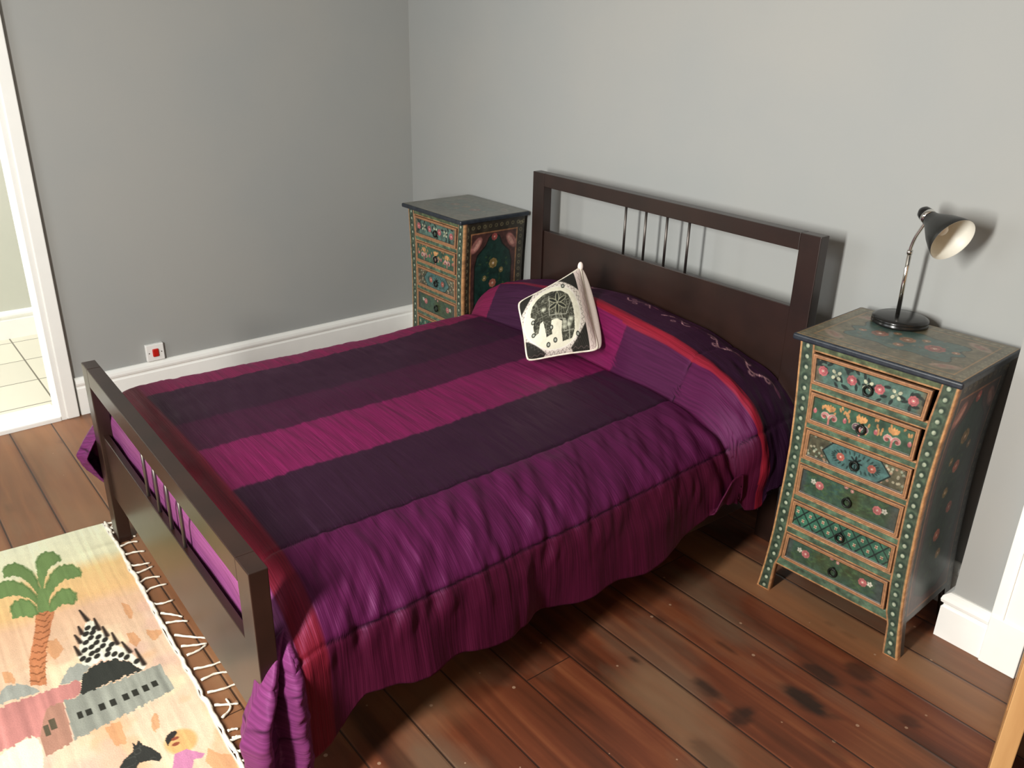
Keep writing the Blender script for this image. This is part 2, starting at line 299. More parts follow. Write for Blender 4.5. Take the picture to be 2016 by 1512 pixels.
# silk of the coverlet: painted stripes, slubbed ribs across them
def silk():
    m = mat('dupion_silk', rough=0.5, spec=0.24); b = m.node_tree.nodes['Principled BSDF']
    at = nd(m, 'ShaderNodeVertexColor', layer_name='paint')
    uv = nd(m, 'ShaderNodeUVMap', uv_map='cloth')
    def ns(sx, sy, sc, det):
        mp = nd(m, 'ShaderNodeMapping'); mp.inputs['Scale'].default_value = (sx, sy, 1)
        n = nd(m, 'ShaderNodeTexNoise'); n.inputs['Scale'].default_value = sc; n.inputs['Detail'].default_value = det
        wire(m, uv.outputs[0], mp.inputs[0]); wire(m, mp.outputs[0], n.inputs['Vector']); return n
    n1 = ns(1.6, 34, 2.2, 6)     # broad crinkle across the stripes
    n2 = ns(2.5, 150, 2.0, 4)    # slub threads
    mr = nd(m, 'ShaderNodeMapRange'); mr.inputs['From Min'].default_value = 0.3; mr.inputs['From Max'].default_value = 0.7
    mr.inputs['To Min'].default_value = 0.72; mr.inputs['To Max'].default_value = 1.28
    wire(m, n2.outputs['Fac'], mr.inputs['Value'])
    hs = nd(m, 'ShaderNodeHueSaturation'); wire(m, mr.outputs[0], hs.inputs['Value']); wire(m, at.outputs['Color'], hs.inputs['Color'])
    wire(m, hs.outputs[0], b.inputs['Base Color'])
    ad = nd(m, 'ShaderNodeMath', operation='MULTIPLY_ADD'); ad.inputs[1].default_value = 0.25
    wire(m, n2.outputs['Fac'], ad.inputs[0]); wire(m, n1.outputs['Fac'], ad.inputs[2])
    bp = nd(m, 'ShaderNodeBump'); bp.inputs['Strength'].default_value = 0.55; bp.inputs['Distance'].default_value = 0.006
    wire(m, ad.outputs[0], bp.inputs['Height']); wire(m, bp.outputs[0], b.inputs['Normal'])
    b.inputs['Sheen Weight'].default_value = 0.06; b.inputs['Sheen Roughness'].default_value = 0.45; b.inputs['Specular Tint'].default_value = (1.0, 0.42, 0.85, 1)
    b.inputs['Sheen Tint'].default_value = L4((200, 90, 170))
    return m
M['silk'] = silk()

# stained floorboards running along x
def boards():
    m = mat('stained_floorboards', rough=0.42, spec=0.45); b = m.node_tree.nodes['Principled BSDF']
    tc = nd(m, 'ShaderNodeTexCoord'); sp = nd(m, 'ShaderNodeSeparateXYZ'); wire(m, tc.outputs['Object'], sp.inputs[0])
    def mth(op, a, b_=None, c=None):
        n = nd(m, 'ShaderNodeMath', operation=op)
        for i, v in enumerate((a, b_, c)):
            if v is None: continue
            if isinstance(v, (int, float)): n.inputs[i].default_value = v
            else: wire(m, v, n.inputs[i])
        return n.outputs[0]
    ry = mth('DIVIDE', mth('ADD', sp.outputs['Y'], 0.15 + 0.1735 * 40), 0.1735)
    row = mth('FLOOR', ry); fr = mth('FRACT', ry)
    wn = nd(m, 'ShaderNodeTexWhiteNoise', noise_dimensions='1D'); wire(m, row, wn.inputs['W'])
    xo = mth('ADD', sp.outputs['X'], mth('MULTIPLY', wn.outputs['Value'], 7.0))
    rx = mth('DIVIDE', xo, 2.35); px = mth('FLOOR', rx); fx = mth('FRACT', rx)
    wn2 = nd(m, 'ShaderNodeTexWhiteNoise', noise_dimensions='2D')
    cb = nd(m, 'ShaderNodeCombineXYZ'); wire(m, row, cb.inputs[0]); wire(m, px, cb.inputs[1]); wire(m, cb.outputs[0], wn2.inputs['Vector'])
    # seams
    dy = mth('MINIMUM', fr, mth('SUBTRACT', 1.0, fr)); dx = mth('MINIMUM', fx, mth('SUBTRACT', 1.0, fx))
    sy = mth('LESS_THAN', dy, 0.016); sx = mth('LESS_THAN', dx, 0.0008)
    seam = mth('MAXIMUM', sy, sx)
    # grain
    cb2 = nd(m, 'ShaderNodeCombineXYZ'); wire(m, mth('MULTIPLY', xo, 1.1), cb2.inputs[0]); wire(m, mth('MULTIPLY', sp.outputs['Y'], 16), cb2.inputs[1]); wire(m, mth('MULTIPLY', wn2.outputs['Value'], 20), cb2.inputs[2])
    g = nd(m, 'ShaderNodeTexNoise'); g.inputs['Scale'].default_value = 1.4; g.inputs['Detail'].default_value = 8; g.inputs['Distortion'].default_value = 0.6
    wire(m, cb2.outputs[0], g.inputs['Vector'])
    g2 = nd(m, 'ShaderNodeTexNoise'); g2.inputs['Scale'].default_value = 2.2; g2.inputs['Detail'].default_value = 5
    wire(m, tc.outputs['Object'], g2.inputs['Vector'])
    cr = nd(m, 'ShaderNodeValToRGB'); e = cr.color_ramp.elements
    e[0].position = 0.28; e[0].color = L4((58, 30, 18)); e[1].position = 0.74; e[1].color = L4((138, 84, 52))
    k = cr.color_ramp.elements.new(0.5); k.color = L4((98, 50, 30))
    mixg = mth('ADD', mth('MULTIPLY', g.outputs['Fac'], 0.6), mth('ADD', mth('MULTIPLY', g2.outputs['Fac'], 0.25), mth('MULTIPLY', wn2.outputs['Value'], 0.15)))
    wire(m, mixg, cr.inputs[0])
    # greyed worn zones
    g3 = nd(m, 'ShaderNodeTexNoise'); g3.inputs['Scale'].default_value = 1.7; g3.inputs['Detail'].default_value = 6
    mp3 = nd(m, 'ShaderNodeMapping'); mp3.inputs['Scale'].default_value = (1, 2.2, 1); mp3.inputs['Location'].default_value = (3.1, 1.2, 0)
    wire(m, tc.outputs['Object'], mp3.inputs[0]); wire(m, mp3.outputs[0], g3.inputs['Vector'])
    wr = nd(m, 'ShaderNodeMapRange'); wr.inputs['From Min'].default_value = 0.50; wr.inputs['From Max'].default_value = 0.68; wr.inputs['To Max'].default_value = 0.75
    wire(m, g3.outputs['Fac'], wr.inputs['Value'])
    mx = nd(m, 'ShaderNodeMix', data_type='RGBA'); wire(m, wr.outputs[0], mx.inputs[0]); wire(m, cr.outputs[0], mx.inputs[6]); mx.inputs[7].default_value = L4((104, 84, 66))
    # painted stains (alpha in r), pale boards and painted doorway light (g), paint flecks
    at = nd(m, 'ShaderNodeVertexColor', layer_name='paint'); sc = nd(m, 'ShaderNodeSeparateColor'); wire(m, at.outputs['Color'], sc.inputs[0])
    m2 = nd(m, 'ShaderNodeMix', data_type='RGBA'); wire(m, mth('MULTIPLY', sc.outputs[0], 0.9), m2.inputs[0]); mt_ = nd(m, 'ShaderNodeMix', data_type='RGBA'); wire(m, mth('MULTIPLY', sc.outputs[1], 0.8), mt_.inputs[0]); wire(m, mx.outputs[2], mt_.inputs[6]); mt_.inputs[7].default_value = L4((158, 116, 80)); wire(m, mt_.outputs[2], m2.inputs[6]); m2.inputs[7].default_value = L4((22, 17, 14))
    vo = nd(m, 'ShaderNodeTexVoronoi', voronoi_dimensions='2D'); vo.inputs['Scale'].default_value = 9.0; wire(m, tc.outputs['Object'], vo.inputs['Vector'])
    wv = nd(m, 'ShaderNodeSeparateColor'); wire(m, vo.outputs['Color'], wv.inputs[0])
    fl = mth('MULTIPLY', mth('LESS_THAN', vo.outputs['Distance'], mth('MULTIPLY', wv.outputs[1], 0.052)), mth('GREATER_THAN', wv.outputs[0], 0.72))
    m3 = nd(m, 'ShaderNodeMix', data_type='RGBA'); wire(m, mth('MULTIPLY', fl, 0.5), m3.inputs[0]); wire(m, m2.outputs[2], m3.inputs[6]); m3.inputs[7].default_value = L4((180, 150, 124))
    m4 = nd(m, 'ShaderNodeMix', data_type='RGBA'); wire(m, mth('MULTIPLY', seam, 0.85), m4.inputs[0]); wire(m, m3.outputs[2], m4.inputs[6]); m4.inputs[7].default_value = L4((34, 20, 14))
    wire(m, m4.outputs[2], b.inputs['Base Color'])
    rr = nd(m, 'ShaderNodeMapRange'); rr.inputs['To Min'].default_value = 0.32; rr.inputs['To Max'].default_value = 0.6; wire(m, g2.outputs['Fac'], rr.inputs['Value']); wire(m, rr.outputs[0], b.inputs['Roughness'])
    # bump: rounded board edges and light grain
    ed = nd(m, 'ShaderNodeMapRange'); ed.inputs['From Max'].default_value = 0.045; wire(m, dy, ed.inputs['Value'])
    hh = mth('ADD', ed.outputs[0], mth('MULTIPLY', g.outputs['Fac'], 0.35))
    bp = nd(m, 'ShaderNodeBump'); bp.inputs['Strength'].default_value = 0.5; bp.inputs['Distance'].default_value = 0.003
    wire(m, hh, bp.inputs['Height']); wire(m, bp.outputs[0], b.inputs['Normal'])
    return m
M['floor'] = boards()

def tiles():
    m = M['tile']; b = m.node_tree.nodes['Principled BSDF']
    tc = nd(m, 'ShaderNodeTexCoord'); sp = nd(m, 'ShaderNodeSeparateXYZ'); wire(m, tc.outputs['Object'], sp.inputs[0])
    br = nd(m, 'ShaderNodeTexBrick'); br.offset = 0.0; br.inputs['Scale'].default_value = 1.0
    br.inputs['Brick Width'].default_value = 0.33; br.inputs['Row Height'].default_value = 0.33; br.inputs['Mortar Size'].default_value = 0.004
    br.inputs['Color1'].default_value = L4((222, 218, 200)); br.inputs['Color2'].default_value = L4((212, 208, 192)); br.inputs['Mortar'].default_value = L4((110, 104, 90))
    mp = nd(m, 'ShaderNodeMapping'); mp.inputs['Location'].default_value = (0.16, 0.165, 0)
    wire(m, tc.outputs['Object'], mp.inputs[0]); wire(m, mp.outputs[0], br.inputs['Vector']); wire(m, br.outputs['Color'], b.inputs['Base Color'])
tiles()

# ------------------------------------------------------------------ the setting
YW = 0.1768            # wall behind the bed (alcove)
XC = 2.3968            # where the wall steps forward to y = 0
H = 2.75
YF, XR = -3.6, 4.0
AW = 0.0224
XW = -0.9663
def wl(x, y, z):       # left-wall frame -> world (the wall leans 1.3 degrees off square)
    c, s = math.cos(AW), math.sin(AW); y = y - YW
    return Vector((XW + x * c - y * s, YW + x * s + y * c, z))
def wallbox(name, lo, hi, m, kind='structure', parent=None, bev=0.0):
    o = box(name, lo, hi, m, parent, bev)
    return tag(o, kind=kind) if kind else o
def leftbox(name, lo, hi, m, kind='structure', bev=0.0):
    o = box(name, lo, hi, m, None, bev)
    for v in o.data.vertices: v.co = wl(*v.co)
    return tag(o, kind=kind) if kind else o

# floor with its stains, board tones and painted-in doorway light
xs = np.linspace(-0.965, XR, 332); ys = np.linspace(YF, YW, 253)
FX, FY = np.meshgrid(xs, ys, indexing='ij')
cv = Canvas(FX, FY, (0, 0, 0))
for (x, y, rx, ry, a) in STAINS:
    wob = 1 + 0.35 * fbm(FX * 14, FY * 22, 5)
    d = np.hypot((FX - x) / (rx * wob), (FY - y) / (ry * wob))
    cv.put(2.3 - 1.7 * d, (255, 255, 255), min(1, a * 1.15))
for _ in range(70):
    x, y = rng.uniform(-0.8, 3.4), rng.uniform(-3.2, 0)
    cv.ell(x, y, rng.uniform(.015, .05), rng.uniform(.008, .02), (255, 255, 255), 0, rng.uniform(.2, .6), 0.8)
gs = np.zeros(FX.shape)
for (x0_, x1_, y0_, y1_, t_) in ((1.2, 4, -.3235, -.15, .75), (2.3, 4, -.15, .0, .35), (1.85, 3.2, -1.0175, -.844, .32), (-.98, 1.5, -2.0585, -1.7115, .75), (-.98, .4, -2.232, -2.0585, .6), (-.98, .4, -2.8, -2.232, .75), (-.98, 1.7, -1.72, -1.2, .4), (1.5, 1.8, -1.538, -1.3645, .25), (2.4, 3.5, -.6705, -.497, .2)):  # lighter boards; entries starting at the left wall paint in light from the doorway
    gs += t_ * sstep(y0_, y0_ + .01, FY) * sstep(y1_, y1_ - .01, FY) * sstep(x0_, x0_ + .12, FX) * sstep(x1_, x1_ - .1, FX) * (.75 + .35 * fbm(FX * 2.5, FY * 14, 51))
cv.C[..., 1] = 255 * np.clip(np.where(gs > .0031308, 1.055 * np.clip(gs, 1e-6, 1) ** (1 / 2.4) - .055, 0), 0, 1)
cv.C[..., 0] = cv.C[..., 0]
P = np.stack([FX, FY, np.zeros_like(FX)], -1)
tag(grid_mesh('floor', P, M['floor'], col=cv.C, thick=(0, 0, -0.03)), kind='structure')

wallbox('wall_back', (XW - 0.2, YW, 0), (XC, YW + 0.15, H), M['wall'])
# projecting wall to the right of the alcove, with the doorway cut in it
bm = bmesh.new()
bm_box(bm, (XC, 0, 0), (2.63, YW + 0.15, H)); bm_box(bm, (2.63, 0, 2.02), (3.42, YW + 0.15, H)); bm_box(bm, (3.42, 0, 0), (XR, YW + 0.15, H))
tag(bm_done('wall_back', bm, M['wall'], smooth=False), kind='structure')
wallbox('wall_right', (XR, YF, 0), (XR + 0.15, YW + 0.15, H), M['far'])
# front wall with the key window and, at left, one added for fill
bm = bmesh.new()
z0, z1 = 1.05, 2.42
for a, b in ((-2.6, -0.25), (0.95, 1.85), (2.45, XR)): bm_box(bm, (a, YF - 0.2, 0), (b, YF, H))
for a, b in ((-0.25, 0.95), (1.85, 2.45)):
    bm_box(bm, (a, YF - 0.2, 0), (b, YF, z0)); bm_box(bm, (a, YF - 0.2, z1), (b, YF, H))
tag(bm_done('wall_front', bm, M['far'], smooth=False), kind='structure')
for k, (a, b) in enumerate(((-0.25, 0.95), (1.85, 2.45))):  # the left window is added for the fill light
    wn = thing('window_%d' % (k + 1), None, None); tag(wn, kind='structure')
    bm = bmesh.new()
    for q in ((a, z0, a + .05, z1), (b - .05, z0, b, z1), (a, z0, b, z0 + .05), (a, z1 - .05, b, z1), (a, (z0 + z1) / 2 - .02, b, (z0 + z1) / 2 + .02)):
        bm_box(bm, (q[0], YF - .16, q[1]), (q[2], YF - .11, q[3]))
    bm_done('window_frame', bm, M['white'], wn, smooth=False)
    g = mat('window_glass', (1, 1, 1), 0.0); g.node_tree.nodes['Principled BSDF'].inputs['Transmission Weight'].default_value = 1.0
    box('window_pane', (a + .03, YF - .14, z0 + .03), (b - .03, YF - .136, z1 - .03), g, wn)
wallbox('ceiling', (-2.6, YF - 0.2, H), (XR + 0.15, YW + 1.2, H + 0.1), M['ceiling'])
wallbox('wall_hall', (2.2, YW + 1.0, 0), (XR + 0.15, YW + 1.1, H), M['wall'])
wallbox('floor_hall', (2.4, YW, -0.03), (XR + .15, YW + 1.0, 0.0), M['inside'])

# left wall (thin room side, doorway from y=-2.62 to y=-1.81)
D1, D0 = -1.815, -2.60
WT = 0.13
bm = bmesh.new()
bm_box(bm, (-WT, D1, 0), (0, YW, H)); bm_box(bm, (-WT, D0, 2.03), (0, D1, H)); bm_box(bm, (-WT, YF, 0), (0, D0, H))
o = bm_done('wall_left', bm, M['wall'], smooth=False); tag(o, kind='structure')
for v in o.data.vertices: v.co = wl(*v.co)
# architrave of the left doorway: upright legs, head, and the lining
bm = bmesh.new()
bm_box(bm, (0, D1 + 0.002, 0), (0.032, D1 + 0.056, 2.09), 0.004); bm_box(bm, (0, D0 - 0.056, 0), (0.032, D0 - .002, 2.09), 0.004)
bm_box(bm, (0, D0 - .002, 2.035), (0.032, D1 + .002, 2.09), 0.004)
bm_box(bm, (-WT, D1 - 0.022, 0), (0.026, D1 + 0.002, 2.035)); bm_box(bm, (-WT, D0 - .002, 0), (0.026, D0 + 0.022, 2.035)); bm_box(bm, (-WT, D0, 2.015), (0.026, D1, 2.037))
o = bm_done('trim_1', bm, M['white'], smooth=False); tag(o, kind='structure')
for v in o.data.vertices: v.co = wl(*v.co)
leftbox('trim_2', (-WT - .03, D0 + .022, -0.02), (0.03, D1 - .022, 0.022), M['white'], bev=0.006)       # white threshold board
# landing beyond the doorway
wallbox('floor_landing', (-2.35, YF, -0.03), (XW + .02, -0.6, 0.004), M['tile'])
wallbox('wall_landing', (-2.35, YF - .1, 0), (-2.24, -0.6, H), M['annex'])
wallbox('wall_landing', (-2.35, -0.6, 0), (XW - .06, -0.5, H), M['annex'])
def skirt_profile(h, t=0.022):
    return [(0, 0), (t, 0), (t, h - .052), (t - .005, h - .046), (t - .005, h - .040), (t + .002, h - .034), (t + .004, h - .024), (t + .001, h - .012), (t - .008, h - .004), (t - .014, h), (0, h)]
def skirting(name, pts, h, inward, m=None, cap=True, t=0.022):
    """pts: polyline on the floor; inward: side normals per segment"""
    bm = bmesh.new(); pr = skirt_profile(h, t)
    n = len(pts); rings = []
    for i, p in enumerate(pts):
        ns = []
        if i > 0: ns.append(Vector(inward[i-1]))
        if i < n - 1: ns.append(Vector(inward[i]))
        if len(ns) == 2 and (ns[0] - ns[1]).length > 1e-4:
            nn = (ns[0] + ns[1]); nn = nn / nn.dot(ns[0])
        else: nn = ns[0]
        rings.append([bm.verts.new((p[0] + nn.x * a, p[1] + nn.y * a, b)) for a, b in pr])
    for a, b in zip(rings, rings[1:]):
        for k in range(len(pr)): bm.faces.new((a[k], a[(k+1) % len(pr)], b[(k+1) % len(pr)], b[k]))
    bm.faces.new(rings[0]); bm.faces.new(rings[-1][::-1])
    return tag(bm_done(name, bm, m or M['white'], smooth=False), kind='structure')
a0 = wl(0, YW, 0); a1 = wl(0, D1 + .066, 0)
nl = (math.cos(AW), math.sin(AW))
skirting('baseboard_left', [(a1.x, a1.y), (a0.x, a0.y)], 0.184, [nl])
skirting('baseboard_back', [(a0.x, YW), (XC - .001, YW)], 0.165, [(0, -1)])
skirting('baseboard_right', [(XC, YW - .023), (XC, 0), (2.519, 0)], 0.162, [(-1, 0), (0, -1)], t=0.02)
skirting('baseboard_landing', [(-2.24, YF), (-2.24, -0.6)], 0.165, [(1, 0)])
# casing of the doorway at the right, on a plinth block
bm = bmesh.new()
bm_box(bm, (2.519, -0.024, 0), (2.628, 0, 2.06), 0.003); bm_box(bm, (2.521, -0.03, 0), (2.627, 0, 0.17), 0.003)
bm_box(bm, (2.552, -0.028, 0.17), (2.556, -0.02, 2.05)); bm_box(bm, (3.42, -0.024, 0), (3.53, 0, 2.06), 0.003); bm_box(bm, (2.519, -0.024, 2.02), (3.53, 0, 2.13), 0.003)
bm_box(bm, (2.606, -.002, 0), (2.63, YW + .15, 2.02)); bm_box(bm, (3.42, -.002, 0), (3.444, YW + .15, 2.02)); bm_box(bm, (2.606, -.002, 2.0), (3.444, YW + .15, 2.022))
tag(bm_done('trim_3', bm, M['white'], smooth=False), kind='structure')
# stripped pine door standing open into the room
dr = thing('door_1', None, None, (2.650, -0.030, 0), math.atan2(-.97, .243)); tag(dr, kind='structure')
bm = bmesh.new()
bm_box(bm, (0, -.019, 0.008), (.095, .019, 1.98), .002); bm_box(bm, (.665, -.019, 0.008), (.76, .019, 1.98), .002)
bm_box(bm, (.095, -.019, 0.008), (.665, .019, .21)); bm_box(bm, (.095, -.019, .82), (.665, .019, 1.0)); bm_box(bm, (.095, -.019, 1.86), (.665, .019, 1.98)); bm_box(bm, (.335, -.019, .21), (.425, .019, 1.86))
bm_box(bm, (.095, -.007, .21), (.665, .007, 1.86))
bm_done('door_leaf', bm, M['pine'], dr, smooth=False)
bm = bmesh.new(); bm_tube(bm, [(.70, -.02, .98), (.70, -.045, .98)], .009); bm_lathe(bm, [(0, 0), (.022, .004), (.028, .016), (.022, .03), (0, .034)], (.70, -.042, .98), (0, -1, 0), 20)
bm_tube(bm, [(.70, .02, .98), (.70, .045, .98)], .009); bm_lathe(bm, [(0, 0), (.022, .004), (.028, .016), (.022, .03), (0, .034)], (.70, .042, .98), (0, 1, 0), 20)
bm_done('door_handle', bm, M['chrome'], dr)

# ------------------------------------------------------------------ bed
BX, BY, BR = 0.2788, 0.0222, -0.0206
bed = thing('bed_frame', 'dark-stained wooden double bed frame with thin metal rods in its headboard and footboard', 'bed', (BX, BY, 0), BR)
W_, PW = 1.4714, 0.0776
HH, HF, BL = 1.1577, 0.6822, 1.9422
box('headboard_post', (0, 0, 0), (PW, .046, HH), M['darkwood'], bed, .0025)
box('headboard_post', (W_ - PW, 0, 0), (W_, .046, HH), M['darkwood'], bed, .0025)
box('headboard_rail', (PW, 0, 1.100), (W_ - PW, .046, HH), M['darkwood'], bed, .002)
box('headboard_panel', (PW, .008, .30), (W_ - PW, .034, .905), M['darkwood'], bed, .002)
fy = -BL
box('footboard_post', (0, fy, 0), (PW, fy + .045, HF), M['darkwood'], bed, .0025)
box('footboard_post', (W_ - PW, fy, 0), (W_, fy + .045, HF), M['darkwood'], bed, .0025)
box('footboard_rail', (PW, fy, .618), (W_ - PW, fy + .045, HF), M['darkwood'], bed, .002)
box('footboard_panel', (PW, fy + .012, .190), (W_ - PW, fy + .032, .432), M['darkwood'], bed, .002)
for x in (.03, W_ - .055):
    box('side_rail', (x, fy + .045, .20), (x + .025, 0, .298), M['darkwood'], bed, .002)
for k in range(4):
    x = .571 + .1115 * k
    for (y, za, zb) in ((.022, .905, 1.10), (fy + .022, .432, .618)):
        bm = bmesh.new(); bm_tube(bm, [(x, y, za - .004), (x, y, zb + .004)], .0052, 12)
        bm_done('rod', bm, M['steel'], bed)['label'] = 'thin metal rod'
mt = thing('mattress', 'mattress hidden beneath the striped purple coverlet', 'mattress', (BX, BY, 0), BR)
COL.objects.unlink(mt); bpy.data.objects.remove(mt)
o = box('mattress', (.04, -1.85, .2985), (1.40, -.004, .50), M['mattress'], None, .05, 4, True)
o.location = (BX, BY, 0); o.rotation_euler = (0, 0, BR)
tag(o, 'thick mattress lying under the purple striped coverlet', 'mattress')

# ------------------------------------------------------------------ coverlet
def catmull(C, n):
    C = np.asarray(C, float); P0 = np.vstack([2 * C[0] - C[1], C, 2 * C[-1] - C[-2]])
    out = []
    for i in range(1, len(P0) - 2):
        t = np.linspace(0, 1, 24, endpoint=False)[:, None]
        a, b, c, d = P0[i-1], P0[i], P0[i+1], P0[i+2]
        out.append(.5 * (2*b + (c - a) * t + (2*a - 5*b + 4*c - d) * t**2 + (3*b - a - 3*c + d) * t**3))
    out.append(C[-1:]); return np.vstack(out)
HEM_Y = [0, .12, .16, .2, .262, .283, .30, .35, .43, .6, 1.0, 1.4, 1.55, 1.62, 1.70, 1.76, 1.80, 1.86]
HEM_Z = [.37, .37, .33, .27, .262, .30, .41, .39, .30, .24, .22, .235, .25, .255, .24, .17, .15, .14]
PX = [-.2, .0, .08, .24, .65, .81, 1.07, 1.22, 1.32, 1.41, 1.50, 1.6]
PA = [.03, .09, .130, .160, .195, .188, .172, .142, .126, .105, .080, .07]
def section(Y):
    """cross-section of the coverlet at distance Y from the headboard: points (x,z)"""
    hr = np.interp(Y, HEM_Y, HEM_Z) + .008 * math.sin(Y * 23)
    hl = .21 + .01 * math.sin(Y * 13)
    e = .012 * math.sin(Y * 9.0 + 1) + .006 * math.sin(Y * 21)
    drop = .022 * max(0, (Y - 1.76) / .1) ** 2
    zt = .556 + .006 * math.sin(Y * 4.4) - drop
    C = [(-.078, hl), (-.080, .33), (-.076, .44), (-.058, .512 - drop), (-.01, zt - .012), (.07, zt + .003), (.35, zt + .016), (.72, zt + .022), (1.08, zt + .016), (1.27, zt + .002), (1.375, zt - .03 ), (1.45, .475 - drop), (1.492 + e * .5, .405), (1.512 + e, .31), (1.522 + e * 1.6, hr)]
    return catmull(C, 0)
NV = 420
Yr = np.concatenate([np.arange(0, .25, .0035), np.arange(.25, 1.86, .0062), [1.86]])
S0, S1 = -1.10, 1.18
rows = []; SV = []
for Y in Yr:
    c = section(Y); d = np.r_[0, np.cumsum(np.hypot(*np.diff(c, axis=0).T))]
    # arc coordinate zero at x = .70 on the top
    top = (c[:, 1] > .5); i0 = np.argmin(np.abs(c[:, 0] - .70) + (~top) * 9)
    s = d - d[i0]
    t = np.linspace(0, 1, NV); ss = s[0] + (s[-1] - s[0]) * t
    rows.append(np.stack([np.interp(ss, s, c[:, 0]), np.full(NV, -Y), np.interp(ss, s, c[:, 1])], -1)); SV.append(ss)
G = np.array(rows); SV = np.array(SV); YY = np.repeat(Yr[:, None], NV, 1)
# normals of the sections
dG = np.gradient(G, axis=1); nrm = np.stack([-dG[..., 2], np.zeros_like(SV), dG[..., 0]], -1)
nrm /= np.linalg.norm(nrm, axis=-1, keepdims=True) + 1e-9
amp = np.interp(G[..., 0], PX, PA); lowside = np.clip((G[..., 2] - .16) / .36, 0.45, 1)
prof = 1 - sstep(.215, .318, YY + .018 * np.sin(SV * 5) * 0.6 + .04 * sstep(.75, 1.0, SV))
prof = np.clip(prof, 0, 1) ** .8 * (1 - .10 * sstep(.08, 0, YY))
hump = amp * prof * lowside
G += nrm * hump[..., None]
# crease under the pillows
cre = np.exp(-((YY - .315 + .02 * sstep(.75, 1.0, SV)) / .014) ** 2) * (.016 * (SV < .95))
G -= nrm * cre[..., None]
side = sstep(.84, 1.0, SV); topm = 1 - side
puff = .0045 * fbm(SV * 5, YY * 6, 3, 3)
rib = .0024 * vnoise(SV * 6, YY * 46 + .8 * np.sin(SV * 9), 11) + .0012 * vnoise(SV * 10, YY * 95, 12)
pur = sstep(.50, .58, SV) * (1 - sstep(.84, .92, SV))
wr = pur * (.0075 * vnoise(SV * 9 + YY * 5, YY * 24 - SV * 8, 21) + .004 * vnoise(SV * 14, YY * 44 - SV * 14, 22))
vf = side * (.008 * vnoise(SV * 2.0, YY * 9, 31) + .006 * vnoise(SV * 3, YY * 21, 32))
pf = prof * side * .007 * np.sin(YY * 48 + 2 * SV)
rad = np.exp(-((YY - .36) / .09) ** 2) * sstep(.55, .7, SV) * (1 - sstep(.9, 1.05, SV)) * .007 * np.sin(YY * 70 + SV * 20)
G += nrm * (puff + rib * (1 - .5 * side) + wr + vf + pf + rad)[..., None]
# seams
sk = SV + (1.8 - YY) / 1.5 * .062       # stripes lie a little askew on the bed
for sx in (.55, .83):
    G -= nrm * (.004 * np.exp(-((sk - sx) / .006) ** 2))[..., None]
G[..., 2] = np.maximum(G[..., 2], .02)
# colours
CC = np.zeros(SV.shape + (3,))
edges = [-9, -.56, -.25, -.035, .235, .55, .83, 9]
cols = [(104, 22, 58), (32, 16, 28), (52, 17, 38), (104, 22, 66), (34, 17, 31), (68, 18, 52), (60, 12, 33)]
jag = .0035 * vnoise(YY * 120, SV * 0, 41)
for a, b, c in zip(edges, edges[1:], cols):
    m_ = sstep(a - .006, a + .006, sk + jag); CC = CC * (1 - m_[..., None]) + np.array(c) * m_[..., None]
blend = sstep(-.36, -.12, sk) * (sk < -.035)   # dark panel shot through with plum
for sx in (.55, .83):
    m_ = np.exp(-((sk - sx) / .0028) ** 2) * .8; CC *= (1 - m_)[..., None]
wine = (sk < -.56); CC[wine] = np.array((104, 22, 58))
plum = (YY > .2) & (YY < .33) & (sk > .235) & (sk < .55); CC[plum] = np.array((62, 20, 50))
dkp = (YY > .2) & (YY < .33) & (sk > -.56) & (sk < -.035); CC[dkp] = np.array((46, 18, 42))
# head: red piping strip and dark embroidered yoke
hd = (YY < .222 + .006 * np.sin(SV * 3)); CC[hd] = (36, 17, 34)
rs = (YY > .196 + .006 * np.sin(SV * 3)) & (YY < .232 + .006 * np.sin(SV * 3)); CC[rs] = (122, 26, 38)
ftb = sstep(1.785, 1.789, YY); CC = CC * (1 - ftb[..., None]) + np.array((94, 20, 31)) * ftb[..., None]
sat = sstep(1.853, 1.856, YY); CC = CC * (1 - sat[..., None]) + np.array((116, 58, 102)) * sat[..., None]
ecv = Canvas(SV, YY, (0, 0, 0)); ecv.C = CC
ec = (196, 150, 150)
for x0 in (-.25, .0, .20, .40, .55):
    t = np.linspace(0, 1, 16)
    ecv.line(np.stack([x0 + t * .13, .065 + .022 * np.sin(t * 7 + x0 * 9)], 1), .0055, ec, .7)
    for k in range(3): ecv.ring(x0 + .03 + k * .035, .060 + .035 * (k % 2), .008, .0035, ec, .7)
    ecv.ell(x0 + .135, .05, .020, .007, (150, 84, 110), .3, .6)
CC = ecv.C
UV = np.stack([SV, YY], -1)
cov = thing('coverlet', 'shot-silk coverlet in purple, plum and wine stripes with a red band, spread over the bed', 'bedspread', (BX, BY, 0), BR)
def cloth(name, P, C_, U_, label=None):
    # fold orientation outward, add real thickness
    o = grid_mesh(name, P, M['silk'], cov, col=C_, uv=U_)
    s = o.modifiers.new('thickness', 'SOLIDIFY'); s.thickness = .005; s.offset = -1
    if label: o['label'] = label
    return o
# head tail tucked down behind the pillows
cloth('striped_top', G, CC, UV)
